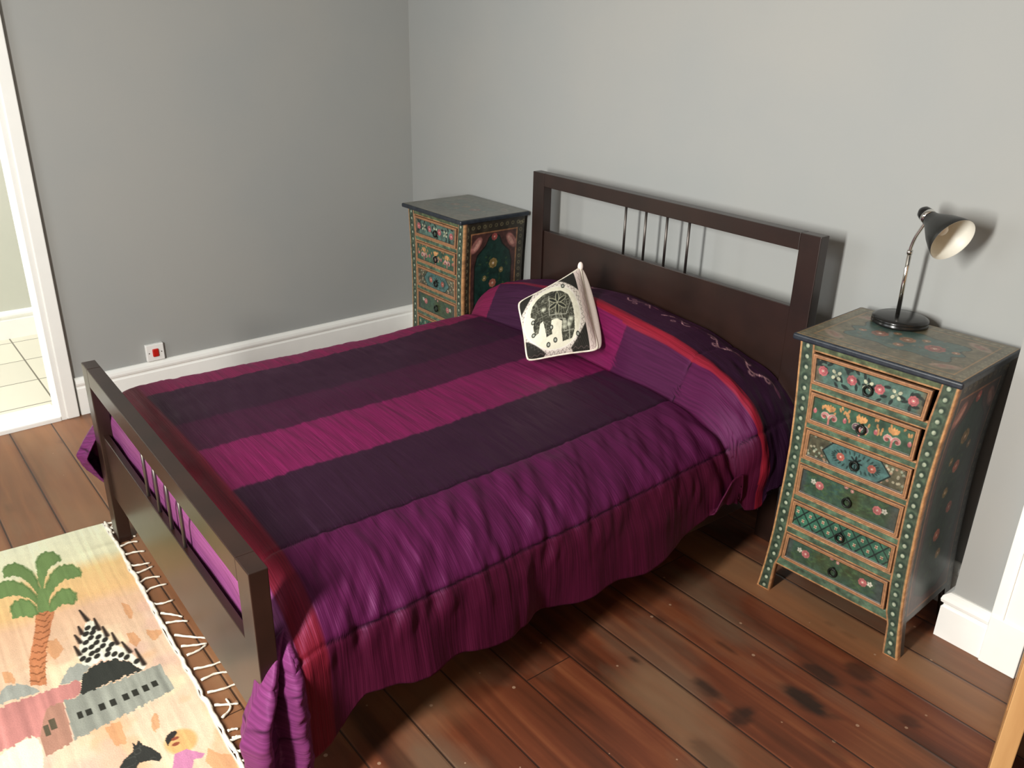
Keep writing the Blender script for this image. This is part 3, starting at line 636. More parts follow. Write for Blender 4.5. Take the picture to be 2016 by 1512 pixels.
# satin drop at the foot, between mattress and footboard
last = G[-1]; sel = (SV[-1] > -.77) & (SV[-1] < .76)
L0 = last[sel]; s0 = SV[-1][sel]
dep = np.linspace(0, 1, 44)
FD = np.zeros((44, len(L0), 3))
for i, d in enumerate(dep):
    dd = .26 * d
    FD[i, :, 0] = L0[:, 0]
    FD[i, :, 1] = L0[:, 1] - .036 * math.sin(min(1, d * 3.2) * math.pi / 2) + .004 * vnoise(s0 * 9, np.full(len(s0), d * 3.), 51) * min(1, d * 6)
    FD[i, :, 2] = L0[:, 2] - dd
CF = np.zeros(FD.shape); CF[:] = (122, 64, 106)
UF = np.stack([np.repeat(s0[None], 44, 0), np.repeat((1.86 + dep * .26)[:, None], len(L0), 1)], -1)
cloth('satin_foot_drop', FD, CF, UF, 'magenta satin foot drop')
# satin corner hanging outside each foot post
def fan(sign, sel, wid, low, ph, leaf=0.0):
    A = last[sel]; s0 = SV[-1][sel]
    if sign < 0: A = A[::-1]; s0 = s0[::-1]
    n = len(A); nt = 70
    top = A[0]; arc = np.r_[0, np.cumsum(np.linalg.norm(np.diff(A, axis=0), axis=1))]; d = arc / arc[-1]
    Pn = np.zeros((nt, n, 3))
    for i, t in enumerate(np.linspace(0, 1, nt)):
        wd = wid * np.minimum(1, d * 2.0) ** .75 * (1 - .12 * d) * ((1 - leaf) + leaf * np.sin(np.pi * np.clip(d, 0, 1) ** .9) ** .7)
        tt = min(t / .82, 1.0); cu = max(0, (t - .82) / .18)
        wave = (.030 * math.sin(ph + tt * 2 * math.pi * 1.55) - .030 * math.sin(ph)) * np.minimum(1, d * 2.4)
        Pn[i, :, 0] = A[:, 0] + sign * (wave + .012 * tt * d - .05 * cu * np.minimum(1, d * 3))
        Pn[i, :, 1] = A[:, 1] - wd * (tt - .16 * cu)
        Pn[i, :, 2] = np.maximum(A[:, 2] - low * tt * d - .02 * tt * d, .012)
        crk = .005 * vnoise(d * 15 + t * 4, np.full(n, t * 12.), 61) + .003 * vnoise(d * 34 - t * 8, np.full(n, t * 9.), 62)
        Pn[i, :, 0] += sign * crk * np.minimum(1, d * 4); Pn[i, :, 1] += crk * .6 * np.minimum(1, d * 4)
    Cn = np.zeros(Pn.shape); Cn[:] = (98, 42, 84)
    # stitched lines across the corner
    D = np.repeat(d[None], nt, 0); T = np.repeat(np.linspace(0, 1, nt)[:, None], n, 1)
    for q in (.38, .66, .9):
        Cn *= (1 - .55 * np.exp(-((D - q - .05 * T) / .006) ** 2))[..., None]
    U = np.stack([1.86 + T * wid, D * .22 + T * .05], -1)
    if sign > 0: Pn, Cn, U = Pn[::-1], Cn[::-1], U[::-1]
    cloth('satin_corner', Pn, Cn, U, 'satin corner fold')
fan(1, SV[-1] > .74, .155, .12, .35)
fan(-1, SV[-1] < -.775, .150, .02, .6, .85)

# ------------------------------------------------------------------ cushion
def cushion():
    BLc, BRc, TLc, TRc = [np.array(p) for p in ((.955, -.553, .600), (1.105, -.325, .640), (.842, -.512, .792), (.852, -.205, .882))]
    cen = (BLc + BRc + TLc + TRc) / 4
    root = thing('cushion', 'small white cushion with a black and silver patchwork elephant, leaning on the pillow hump', 'cushion', tuple(cen + np.array((.67, -.64, .37)) * .015))
    n = 190; u = np.linspace(0, 1, n); U, V = np.meshgrid(u, u, indexing='ij')
    a, b = U * 2 - 1, V * 2 - 1
    # edges drawn in between the corners
    k = .05
    ax = a * (1 - k * (1 - b ** 2) * np.abs(a)); bx = b * (1 - k * (1 - a ** 2) * np.abs(b))
    cr_n = np.abs(a * b) ** 7 * (1 - ((a > 0) & (b > 0)))
    ax = ax * (1 - .055 * cr_n); bx = bx * (1 - .055 * cr_n)
    s, t = (ax + 1) / 2, (bx + 1) / 2
    P0 = (BLc * ((1-s)*(1-t))[..., None] + BRc * (s*(1-t))[..., None] + TLc * ((1-s)*t)[..., None] + TRc * (s*t)[..., None]) - cen
    nv = np.cross((BRc + TRc - BLc - TLc), (TLc + TRc - BLc - BRc)); nv /= np.linalg.norm(nv)
    rt = (BRc - BLc) / np.linalg.norm(BRc - BLc)
    h = ((1 - a ** 2) * (1 - b ** 2))
    hb = np.clip(h, 0, 1) ** .33; h = np.clip(h, 0, 1) ** .55
    wr_ = .004 * fbm(U * 7, V * 7, 71)
    F = P0 + nv * (h * .060 + wr_ * h)[..., None]
    Bk = P0 - nv * (hb * .042)[..., None] + rt * (hb * .090 * (U ** .5))[..., None]
    # pulled corner tips
    U0, V0 = U, V; U, V = U / .90, (V - .05) / .95
    cv = Canvas(U, V, (236, 226, 214))
    blk = (44, 42, 38); gr = (150, 150, 140)
    r = np.hypot((U - .46) / .44, (V - .47) / .455)
    for (x, y) in ((-.02, -.02), (.98, -.01), (-.02, 1.02), (.97, 1.01)):   # dark ribbed corners
        dd = np.abs(U - x) + np.abs(V - y)
        cv.put((1.0 - (dd - .30) / .02) * (r > 1.0), blk)
    for j in range(30):
        q = j * .034
        cv.put((1.2 - np.abs(U + V * .4 - q) / .003) * (r > 1.03) * ((np.abs(U - .9) + np.abs(V - .02) < .30) | (np.abs(U - .9) + np.abs(V - .98) < .3)), (96, 92, 84), .5)
    cv.put((1.02 - r) / .01, (240, 236, 214))
    cv.put(1.2 - np.abs(r - 1.02) / .012, (250, 248, 240))
    # looped stitching around the disc
    th = np.arctan2(V - .47, U - .46)
    cv.put((1.2 - np.abs(r - 1.12 - .045 * np.sin(th * 46)) / .016) * (r < 1.22), (90, 84, 80), .8)
    cv.put((U > .965).astype(float), (232, 214, 206))
    cv.put(1.2 - np.abs(U - 1.03 - .013 * np.sin(V * 70)) / .0045, (140, 116, 116), .9)
    cv.put(1.2 - np.abs(V + .012 - .012 * np.sin(U * 70)) / .0045, (150, 126, 122), .6)
    # patchwork elephant
    ele = [(.13,.66),(.18,.76),(.27,.83),(.38,.87),(.52,.86),(.66,.80),(.76,.70),(.80,.56),(.79,.40),(.76,.22),(.70,.11),(.55,.09),(.55,.24),(.58,.36),(.50,.42),(.42,.42),(.40,.34),(.40,.22),(.31,.20),(.30,.34),(.29,.45),(.24,.43),(.20,.30),(.14,.28),(.13,.42),(.17,.54),(.12,.60)]
    cv.poly(ele, (66, 66, 56))
    inside = Canvas(U, V, (0, 0, 0)); inside.poly(ele, (255, 255, 255)); im = inside.C[..., 0] / 255
    for sd in (3, 5): 
        nz = vnoise(U * 26, V * 26, sd); cv.put((1.4 - np.abs(nz) / .10) * im, (168, 168, 150), .55)
    cv.put(sstep(.25, .6, fbm(U * 9, V * 9, 8)) * im, (30, 30, 28), .6)
    for kx in range(6):                                   # petal rosette on its flank
        tt = math.pi * kx / 3 + .3
        cx, cy = .56 + .085 * math.cos(tt), .64 + .085 * math.sin(tt)
        cv.ell(cx, cy, .082, .030, (190, 188, 160), tt); cv.ell(cx, cy, .072, .021, (48, 50, 44), tt)
    for l in ([(.46,.80),(.40,.50)], [(.40,.50),(.66,.44)], [(.66,.44),(.78,.60)], [(.42,.44),(.64,.38)], [(.50,.50),(.50,.42)], [(.58,.48),(.60,.36)], [(.58,.22),(.74,.22)], [(.66,.10),(.68,.36)]):
        cv.line(l, .012, (176, 176, 160), .9)
    for (x, y) in ((.33,.62),(.62,.34),(.68,.30),(.72,.36),(.60,.28)):
        cv.ell(x, y, .035, .030, (236, 238, 214), 0, .8, 1.2)
    for (x, y) in ((.72,.86),(.14,.50),(.12,.30),(.40,.52-.2),(.33,.09),(.80,.15),(.44,.13)):   # mirror discs
        cv.ell(x, y, .030, .036, (34, 34, 30)); cv.ell(x, y, .017, .021, (178, 182, 170))
    U, V = U0, V0
    front = grid_mesh('cushion_front', F, M['cushion'], root, col=cv.C)
    cb = Canvas(U, V, (236, 222, 212)); 
    back = grid_mesh('cushion_back', Bk[::-1], M['cushion'], root, col=cb.C)
    back['label'] = 'plain pale back panel'
    bm = bmesh.new(); ed = np.concatenate([P0[0, :], P0[:, -1], P0[::-1][0:, :][0][::-1], P0[::-1, 0]])
    ed = ed[::6]; bm_tube(bm, [tuple(e) for e in ed] + [tuple(ed[0])], .0042, 8, False)
    bm_done('seam_piping', bm, M['cord'], root)
    bm = bmesh.new(); bmesh.ops.create_uvsphere(bm, u_segments=16, v_segments=12, radius=.011, matrix=Matrix.Translation(tuple(TRc - cen + np.array([0, 0, .004]))) @ Matrix.Diagonal((1, 1, 1.7, 1)))
    bm_done('corner_tip', bm, M['cushion_plain'], root)
M['cushion_plain'] = noisy(mat('pale_cotton', rough=0.9), lin((232, 216, 206)), lin((240, 228, 220)), ns=30)
cushion()

# ------------------------------------------------------------------ painted chests of drawers
CW, CD, CH = 0.5018, 0.4067, 0.9323
CX = CW / 2 - .003
HZ = [0, .03, .10, .18, .25, .35, .45, .55, .65, .74, .82, .912]
HWd = [.250, .245, .236, .229, .224, .220, .217, .216, .219, .224, .230, .236]      # half width of the hourglass
IZ = [0, .11, .15, .25, .38, .50, .70, .80, .88, .912]
IWd = [.203, .196, .184, .176, .172, .170, .172, .178, .187, .190]                    # half width between the stiles
OY = .032                                                                             # face set back under the top
def hw(z): return np.interp(z, HZ, HWd)
def iw(z): return np.interp(z, IZ, IWd)
OR, GR, DK, WH = (206, 128, 48), (66, 92, 70), (30, 40, 34), (206, 208, 180)
DZ = [(.785, .880), (.657, .757), (.533, .631), (.402, .508), (.280, .374), (.150, .248)]
DW = [(.179, .172), (.168, .166), (.166, .166), (.168, .168), (.170, .172), (.172, .178)]  # half widths (top, bottom)

def chest(name, label, loc, rz, worn):
    root = thing(name, label, 'chest of drawers', loc, rz, 'hand-painted chests of drawers beside the bed')
    mp = M['chestpaint']
    # stiles
    for sg in (-1, 1):
        z = np.arange(0, .9125, .0017); s = np.linspace(0, 1, 34)
        S, Z = np.meshgrid(s, z, indexing='ij')
        wd = hw(Z) - iw(Z)
        X = CX + sg * (hw(Z) - S * wd)
        cv = Canvas(S * wd, Z, (72, 92, 70)); cv.speckle(.35, 60, 3 + sg)
        for k in range(27):
            zz = .016 + k * .0338; cx = float(hw(zz) - iw(zz)) * .52
            cv.ell(cx - .001, zz + .002, .0105, .0115, (32, 58, 44), 0, .85, .5); cv.ell(cx + .001, zz - .001, .0060, .0068, (168, 184, 150)); cv.ell(cx + .0015, zz, .0034, .0038, (196, 200, 172))  # bead dots, each with a dark shadow painted behind it
        e = S * wd
        cv.put((.0065 - e) / .001, (204, 140, 66)); cv.put((.0005 + e - (wd - .0055)) / .001, (186, 124, 60)); cv.put(1.2 - np.abs(e - .010) / .001, (60, 44, 26), .6)
        bot = (Z < .004); cv.put(bot.astype(float), OR)
        cv.speckle(.22, 90, 9)
        Y = OY + 0 * X
        P = np.stack([X, Y, Z], -1)
        if sg < 0: P, C_ = P, cv.C
        else: P, C_ = P[::-1], cv.C[::-1]
        grid_mesh('front_stile', P, mp, root, col=C_, thick=(0, .022, 0))
    # rails between the drawers
    rz_ = [(.882, .912)] + [(DZ[i + 1][1] + .0015, DZ[i][0] - .0015) for i in range(5)] + [(.117, .1485)]
    for i, (a, b) in enumerate(rz_):
        z = np.linspace(a, b, 16); s = np.linspace(-1, 1, 210); S, Z = np.meshgrid(s, z, indexing='ij')
        X = CX + S * iw(Z)
        cv = Canvas(X, Z, (84, 112, 84) if i else (92, 106, 66)); cv.speckle(.4, 50, 20 + i)
        t = (Z - a) / (b - a)
        cv.put((.20 - t) / .05, (192, 130, 62)); cv.put((t - .80) / .05, (192, 130, 62) if i != 6 else (84, 112, 84))
        if 0 < i < 6: cv.put(1.2 - np.abs(t - .5) / .03, (52, 66, 44), .5)
        cv.speckle(.3, 80, 30 + i)
        P = np.stack([X, OY + 0.001 + 0 * X, Z], -1)
        grid_mesh('drawer_rail', P, mp, root, col=cv.C, thick=(0, .02, 0))
    # side panels, bowed like the front, with arched feet
    for sg in (-1, 1):
        y = np.linspace(OY + .001, CD - .012, 150); z = np.concatenate([np.linspace(0, .11, 22), np.linspace(.1135, .912, 260)])
        Yg, Z = np.meshgrid(y, z, indexing='ij'); X = CX + sg * (hw(Z) - .001)
        yy = (Yg - y[0]) / (y[-1] - y[0]); Lx = yy * (y[-1] - y[0])
        cv = Canvas(Lx, Z, (56, 48, 34)); Wd = y[-1] - y[0]  # ground and arch colours darkened, the side's shade put into the paint
        cv.speckle(.35, 24, 40)
        for k in range(24):
            cv.ring(.022, .12 + k * .033, .007, .0025, (150, 140, 100), .7); cv.ring(Wd - .022, .12 + k * .033, .007, .0025, (150, 140, 100), .7)
        for k in range(11): cv.ring(.02 + k * .0335, .885, .007, .0025, (150, 140, 96), .7)
        cv.rect(.045, .135, Wd - .045, .855, (84, 46, 40))
        cv.line([(.045, .135), (Wd - .045, .135), (Wd - .045, .855), (.045, .855), (.045, .135)], .006, (176, 112, 52), .9)
        c_ = Wd / 2
        arch = [(c_ - .11, .20), (c_ - .11, .70), (c_ - .095, .75), (c_ - .05, .79), (c_ - .03, .83), (c_, .845), (c_ + .03, .83), (c_ + .05, .79), (c_ + .095, .75), (c_ + .11, .70), (c_ + .11, .20), (c_ + .05, .165), (c_ - .05, .165)]
        cv.poly(arch, (26, 62, 54)); cv.line(arch + arch[:1], .006, (24, 30, 26), .9)
        for q in (-1, 1):
            cv.ell(c_ + q * .105, .80, .045, .022, (178, 104, 92), q * -.9); cv.ell(c_ + q * .10, .80, .03, .010, (216, 150, 130), q * -.9)
        for k, (dx, dz, rr, cc) in enumerate([(0, .83, .018, (176, 60, 50)), (.0, .70, .026, (150, 120, 52)), (.0, .60, .022, (186, 92, 60)), (-.03, .52, .018, (140, 120, 60)), (.03, .45, .02, (170, 84, 66)), (-.02, .37, .022, (186, 92, 60)), (.02, .29, .018, (150, 120, 52)), (-.05, .63, .014, (140, 120, 60)), (.05, .66, .014, (140, 120, 60))]):
            cv.flower(c_ + dx, dz, rr, cc)
        for k in range(46):
            cv.ell(c_ + rng.uniform(-.09, .09), rng.uniform(.2, .76), .008, .0035, (62, 90, 48), rng.uniform(0, 3), .8)
        cv.speckle(.3, 60, 44)
        mk = np.ones((len(y) - 1, len(z) - 1), bool)
        yc = (y[:-1] + y[1:]) / 2; zc = (z[:-1] + z[1:]) / 2
        mk[(np.abs(yc - yc.mean()) < .135)[:, None] & (zc < .11)[None, :]] = False
        P = np.stack([X, Yg, Z], -1); C_ = cv.C
        if sg > 0: grid_mesh('side_panel', P, mp, root, col=C_, mask=mk, thick=(-.018, 0, 0))
        else: grid_mesh('side_panel', P[::-1], mp, root, col=C_[::-1], mask=mk[::-1], thick=(.018, 0, 0))
    # back and bottom boards
    z = np.linspace(.11, .91, 30); s = np.array([-1, 1.]); S, Z = np.meshgrid(s, z, indexing='ij')
    P = np.stack([CX + S * (hw(Z) - .019), CD - .022 + 0 * Z, Z], -1)[::-1]
    grid_mesh('back_board', P, M['inside'], root, thick=(0, -.008, 0))
    box('bottom_board', (CX - .19, OY + .024, .118), (CX + .19, CD - .032, .130), M['inside'], root)
    # top slab
    x = np.linspace(.008, CW - .008, 250); y = np.linspace(.008, CD - .004, 200); Xg, Yg = np.meshgrid(x, y, indexing='ij')
    if worn: cv = Canvas(Xg, Yg, (112, 112, 98))
    else: cv = Canvas(Xg, Yg, (116, 108, 80))
    cv.C = cv.C * (1 + .16 * fbm(Xg * 30, Yg * 30, 5) + .10 * fbm(Xg * 9, Yg * 9, 15))[..., None]
    for k in range(19):
        for (px, py) in ((.025 + k * .0252, .024), (.025 + k * .0252, CD - .024)):
            cv.ring(px, py, .0065, .002, (150, 144, 110), .8); cv.ell(px, py, .003, .003, (170, 140, 96))
    for k in range(15):
        for px in (.024, CW - .024): cv.ring(px, .05 + k * .0232, .0065, .002, (150, 144, 110), .8)
    cv.line([(.045, .045), (CW - .045, .045), (CW - .045, CD - .045), (.045, CD - .045), (.045, .045)], .004, (176, 128, 66), .9)
    cv.line([(.010, .010), (CW - .010, .010), (CW - .010, CD - .006), (.010, CD - .006), (.010, .010)], .005, (164, 124, 62), .9)
    cx_, cy_ = CW / 2, CD / 2
    car = []
    for k in range(72):
        t = 2 * math.pi * k / 72
        rr = 1 + .10 * math.cos(8 * t) + .12 * math.cos(4 * t + math.pi)
        car.append((cx_ + .155 * rr * math.cos(t) * 1.12, cy_ + .098 * rr * math.sin(t)))
    cv.poly(car, (78, 108, 100)); cv.line(car + car[:1], .003, (44, 50, 44), .9)
    for (dx, dy, r_, c_) in ((-.08, 0, .026, (160, 98, 72)), (.085, 0, .030, (164, 86, 74)), (0, .01, .024, (164, 112, 70)), (0, -.05, .016, (160, 110, 70)), (-.045, .04, .013, (160, 120, 80)), (.04, .045, .013, (160, 120, 80)), (-.13, -.01, .012, (170, 120, 84)), (.14, .01, .012, (170, 120, 84))):
        cv.flower(cx_ + dx, cy_ + dy, r_, c_)
    for q in (-1, 1):
        for r2 in (-1, 1):
            cv.ell(cx_ + q * .165, cy_ + r2 * .115, .042, .020, (168, 136, 112), q * r2 * -.5, .8); cv.ell(cx_ + q * .165, cy_ + r2 * .115, .022, .009, (150, 96, 80), q * r2 * -.5, .7)
    for k in range(170):
        cv.ell(rng.uniform(.05, CW - .05), rng.uniform(.05, CD - .05), .006, .003, [(86, 96, 66), (150, 120, 86), (128, 132, 104)][k % 3], rng.uniform(0, 3), .7)
    if worn:
        f = (.62 + .3 * sstep(-.2, .5, fbm(Xg * 6, Yg * 6, 6)))[..., None]
        cv.C = cv.C * (1 - f) + np.array((120, 122, 112)) * f
    cv.speckle(.16, 60, 7)
    P = np.stack([Xg, Yg, CH + 0 * Xg], -1)
    grid_mesh('top_painting', P, M['toppaint'], None, col=cv.C, thick=(0, 0, -.0006)).parent = root
    box('top', (0, 0, .912), (CW, CD, CH - .0004), M['navy'], root, .006, 3)
    # drawers
    for i, ((a, b), (wt, wb)) in enumerate(zip(DZ, DW)):
        z = np.linspace(a, b, int((b - a) / .00165)); s = np.linspace(-1, 1, 214)
        S, Z = np.meshgrid(s, z, indexing='ij'); half = wb + (wt - wb) * (Z - a) / (b - a)
        off = -.003 if i < 2 else 0.0
        X = CX + off + S * half; Wd = wt + wb; hh = b - a
        U = (S + 1) / 2 * Wd; V = Z - a
        cv = Canvas(U, V, (60, 90, 74))
        bd = np.minimum(np.minimum(U, Wd - U), np.minimum(V, hh - V))
        paint_drawer(cv, i, Wd, hh)
        cv.speckle(.22, 70, 60 + i)
        # worn dusty right end
        if i < 5: cv.put(sstep(.82 * Wd, 1.05 * Wd, U + .02 * fbm(U * 20, V * 20, 3)), (118, 98, 72), .35)
        cv.put((.0115 - bd) / .001, (190, 126, 62)); cv.put(1.2 - np.abs(bd - .0062) / .0011, (112, 60, 30), .75); cv.put(1.3 - np.abs(bd - .0125) / .0011, (50, 30, 20), .8)
        cv.put((.0012 - bd) / .0008, (60, 34, 18), .7)
        cv.speckle(.14, 110, 80)
        pull = (.010 if i == 0 else (.004 if i == 1 else 0)) * (0 if worn else 1)
        rel = sstep(.0130, .0108, bd)
        Y = OY - pull - .0035 * rel + .0015
        P = np.stack([X, Y, Z], -1)
        d = grid_mesh('drawer', P, mp, root, col=cv.C, thick=(0, .016, 0))
        bm = bmesh.new()
        kz = a + hh * (.42 if i in (0, 1) else .45); kx = CX + .002; ky = OY - pull + .001
        x_, y_ = kx, kz
        ring = [(kx + .0125 * math.cos(t), ky - .006, kz - .004 + .0135 * math.sin(t)) for t in np.linspace(0, 2 * math.pi, 25)]
        bm_tube(bm, ring, .0034, 10, False)
        bm_lathe(bm, [(0, 0), (.0055, 0), (.0050, .008), (.003, .011), (0, .0115)], (kx, ky + .001, kz + .009), (0, -1, 0), 14)
        bm_done('ring_pull', bm, M['iron'], d)
    return root

def paint_drawer(c, i, W, H_):
    u = lambda f: f * W
    v = lambda f: f * H_
    if i == 0:
        c.C[:] = (82, 118, 104); c.speckle(.25, 30, 2)
        c.put(sstep(.13, .04, c.X / W) + sstep(.90, .97, c.X / W), (120, 100, 70), .8)
        for k in range(44):
            c.ell(rng.uniform(.04, .96) * W, rng.uniform(.14, .86) * H_, .0105, .0046, (28, 44, 40), rng.uniform(0, 3.1), .95)
        for f in (.22, .50, .74):
            for t in (.7, 2.3, 3.9, 5.5):
                c.ell(u(f) + .0125 * math.cos(t), v(.52) + .0125 * math.sin(t), .0078, .0062, (40, 56, 48), t); c.ell(u(f) + .0125 * math.cos(t), v(.52) + .0125 * math.sin(t), .0068, .0052, (206, 208, 170), t)
            c.ell(u(f), v(.52), .0045, .0045, (150, 160, 130))
        for f, g in ((.10, .52), (.36, .52), (.60, .52), (.88, .5)): c.flower(u(f), v(g), .0158, (198, 82, 86))
    elif i == 1:
        c.C[:] = (58, 100, 74); c.speckle(.3, 26, 4)
        for k in range(34):
            c.ell(rng.uniform(.05, .95) * W, rng.uniform(.3, .9) * H_, .0034, .0072, (212, 142, 60), rng.uniform(-.4, .4), .95)
        for f in (.20, .50, .79):
            for q in (-.012, -.006, 0, .006, .012): c.ell(u(f) + q, v(.66), .0042, .013 - abs(q) * .35, (216, 144, 52), -q * 35)
            pk = (216, 120, 116) if f != .5 else (120, 84, 96)
            for sg in (-1, 1):
                t = np.linspace(0, 5.4, 22); r = .0135 * (1 - t / 7.2)
                xs_ = u(f) + sg * (.0145 - r * np.cos(t)); ys_ = v(.36) + r * np.sin(t)
                c.line(np.stack([xs_, ys_], 1), .0085, (226, 208, 186), 1, .004); c.line(np.stack([xs_, ys_], 1), .0050, pk, 1, .003)
                c.ell(u(f) + sg * .0145, v(.36), .0055, .0055, (150, 60, 56) if f != .5 else (90, 70, 84))
            c.line([(u(f), v(.34)), (u(f), v(.15))], .006, (214, 110, 96))
        for f in (.06, .35, .64, .94): c.ell(u(f), v(.44), .0058, .0085, (206, 84, 92)); c.ell(u(f), v(.50), .002, .004, (228, 170, 150))
    elif i == 2:
        c.C[:] = (96, 92, 66); c.speckle(.5, 30, 6)
        for k in range(150):
            x = rng.uniform(.03, .97) * W; y = rng.uniform(.12, .9) * H_
            c.ell(x, y, .0042, .0042, [(186, 140, 106), (176, 186, 158), (70, 84, 60), (206, 196, 160)][k % 4], 0, .8)
        hx = [(u(.18), v(.5)), (u(.27), v(.86)), (u(.40), v(.93)), (u(.60), v(.93)), (u(.73), v(.86)), (u(.83), v(.5)), (u(.73), v(.14)), (u(.60), v(.07)), (u(.40), v(.07)), (u(.27), v(.14))]
        c.poly(hx, (72, 118, 112)); c.line(hx + hx[:1], .0042, (24, 40, 38))
        for k in range(30):
            t = 2 * math.pi * k / 30; c.ell(u(.505) + .072 * math.cos(t), v(.5) + .026 * math.sin(t), .0068, .0026, (34, 62, 58), t, .9)
        for f in (.36, .66): c.flower(u(f), v(.5), .0135, (196, 84, 54))
        for k in range(8):
            t = 2 * math.pi * k / 8; c.ell(u(.505) + .014 * math.cos(t), v(.5) + .014 * math.sin(t), .0085, .0032, (30, 46, 46), t)
    elif i in (3, 5):
        c.C[:] = (58, 86, 62); c.C += (np.clip(fbm(c.X * 16, c.Y * 16, 10 + i), -1, 1)[..., None] * np.array((-14, 12, 34)))
        c.put(sstep(.84, .93, c.X / W) + sstep(.10, .06, c.X / W), (72, 78, 78), .7)
        for k in range(60):
            c.line([(rng.uniform(.08, .9) * W, rng.uniform(.2, .8) * H_)] * 1 + [(rng.uniform(.08, .9) * W, rng.uniform(.2, .8) * H_)] * 0 + [(rng.uniform(.08, .9) * W, rng.uniform(.2, .8) * H_)] if k < 1 else [(0, 0), (0, 0)], .001, (70, 96, 60), .3)
            x = rng.uniform(.08, .88) * W; y = rng.uniform(.18, .82) * H_; c.ell(x, y, .010, .0022, (72, 104, 56), rng.uniform(-.8, .8), .6)
        for f, w_, s_ in ((.22, .155, -1), (.78, .845, 1)):
            c.flower(u(f), v(.55), .0145, (196, 92, 88))
            for t in (0, 1.25, 2.5, 3.8, 5.0): c.ell(u(w_) + .0055 * math.cos(t), v(.60) + .0055 * math.sin(t), .0042, .0034, (206, 200, 178), t)
        c.flower(u(.47), v(.86), .007, (186, 120, 108)); c.flower(u(.53), v(.80), .006, (186, 120, 108))
    else:
        c.C[:] = (44, 110, 84); c.speckle(.4, 18, 8)
        px, py = .044, .054
        X = c.X / px; Y = (c.Y - .008) / py
        a = np.abs(((X + Y) % 1) - .5); b = np.abs(((X - Y) % 1) - .5)
        ln = np.minimum(.5 - a, .5 - b)
        c.put((.075 - ln) / .02, (22, 46, 40)); c.put(1.2 - np.abs(ln - .10) / .015, (70, 104, 76), .6)
        for p in range(-2, 28):
            for q in range(-2, 10):
                x = (p + .5 - (q % 2) * .5) * px; y = .008 + q * py / 2
                if .01 < x < W - .01 and .012 < y < H_ - .010:
                    for t in (.9, 2.2, 4.0, 5.3): c.ell(x + .0042 * math.cos(t), y + .0042 * math.sin(t), .0026, .0024, (206, 190, 150), t)
                    c.ell(x, y - .001, .0026, .0036, (176, 84, 60))

cr_ = chest('painted_chest', 'tall hand-painted green chest of drawers with a lamp on top, right of the bed', (1.8762, -.2904, 0), .0477, False)
cl_ = chest('painted_chest', 'tall hand-painted chest of drawers with worn grey top, in the corner left of bed', (-.3994, -.2502, 0), .0033, True)

# ------------------------------------------------------------------ desk lamp
LX, LY, LZ = 2.022, .060, CH + .0006
lamp = thing('desk_lamp', 'black desk lamp with bent chrome stem and cone shade, standing on the right-hand chest', 'lamp', (LX, LY, LZ))
bm = bmesh.new(); bm_lathe(bm, [(0, 0), (.080, 0), (.084, .003), (.084, .009), (.081, .012), (.0835, .015), (.082, .020), (.070, .025), (.03, .028), (0, .029)], n=64)
bm_done('base', bm, M['blackgloss'], lamp)
st = [(-.009, -.005, .026), (-.0065, -.012, .13), (-.004, -.020, .228)]
bm = bmesh.new(); bm_tube(bm, st, .0066, 16); bm_done('stem', bm, M['chrome'], lamp)
gn = [(-.004, -.020, .226), (-.0025, -.0225, .240), (.001, -.025, .255), (.009, -.030, .279), (.020, -.033, .303), (.030, -.035, .324), (.034, -.0355, .333)]
bm = bmesh.new()
C1 = catmull(gn, 0); bm_tube(bm, [tuple(p) for p in C1[::6]], .0052, 14); bm_lathe(bm, [(0, 0), (.0085, 0), (.0085, .012), (0, .012)], (-.0043, -.0195, .222), (.03, -.1, 1), 18)
bm_done('bent_arm', bm, M['chrome'], lamp)
ax = Vector((.865, -.34, -.373)).normalized()
cap0 = Vector((.024, -.030, .348))
bm = bmesh.new(); bm_lathe(bm, [(0, -.024), (.010, -.022), (.019, -.012), (.0215, 0), (.0215, .022), (.0205, .026), (0, .026)], cap0, ax, 32)
bm_done('socket_cap', bm, M['blackgloss'], lamp)
bm = bmesh.new(); bm_lathe(bm, [(.0218, .006), (.0228, .007), (.0228, .018), (.0218, .019)], cap0, ax, 32); bm_done('chrome_band', bm, M['chrome'], lamp)
so = [(.022, .022), (.026, .034), (.036, .052), (.050, .078), (.062, .108), (.0675, .128)]
si = [(r - .0022, h + .001) for r, h in so]
bm = bmesh.new(); bm_lathe(bm, so + [(.0670, .1292)], cap0, ax, 56); sh = bm_done('shade', bm, M['blackgrey'], lamp)
bm = bmesh.new(); bm_lathe(bm, si[:-1] + [(.0655, .1285), (.0670, .1292)], cap0, ax, 56); bm_done('shade_lining', bm, M['lampwhite'], sh)['label'] = 'white enamel inside of the shade'
bm = bmesh.new(); bm_lathe(bm, [(0, .030), (.012, .032), (.013, .045), (.020, .062), (.021, .074), (.014, .088), (0, .093)], cap0, ax, 24); bm_done('bulb', bm, M['bulb'], sh)

# ------------------------------------------------------------------ switch plate on the left wall
sw = thing('switch_plate', 'square white wall switch with a red rocker, just above the left skirting board', 'switch', tuple(wl(0, -1.371, .232)), AW)
bm = bmesh.new(); bm_box(bm, (0, -.043, -.043), (.022, .043, .043), .004, 3); bm_done('plate', bm, M['plastic'], sw, smooth=False)
bm = bmesh.new(); bm_box(bm, (.020, -.0145, -.020), (.031, .0145, .020), .004); bm_done('rocker', bm, M['red'], sw, smooth=False)['label'] = 'red rocker'
for y in (-.030, .030):
    bm = bmesh.new(); bm_lathe(bm, [(0, 0), (.0032, 0), (.0028, .0012), (0, .0014)], (.0218, y, 0), (1, 0, 0), 12); bm_done('screw', bm, M['steel'], sw)

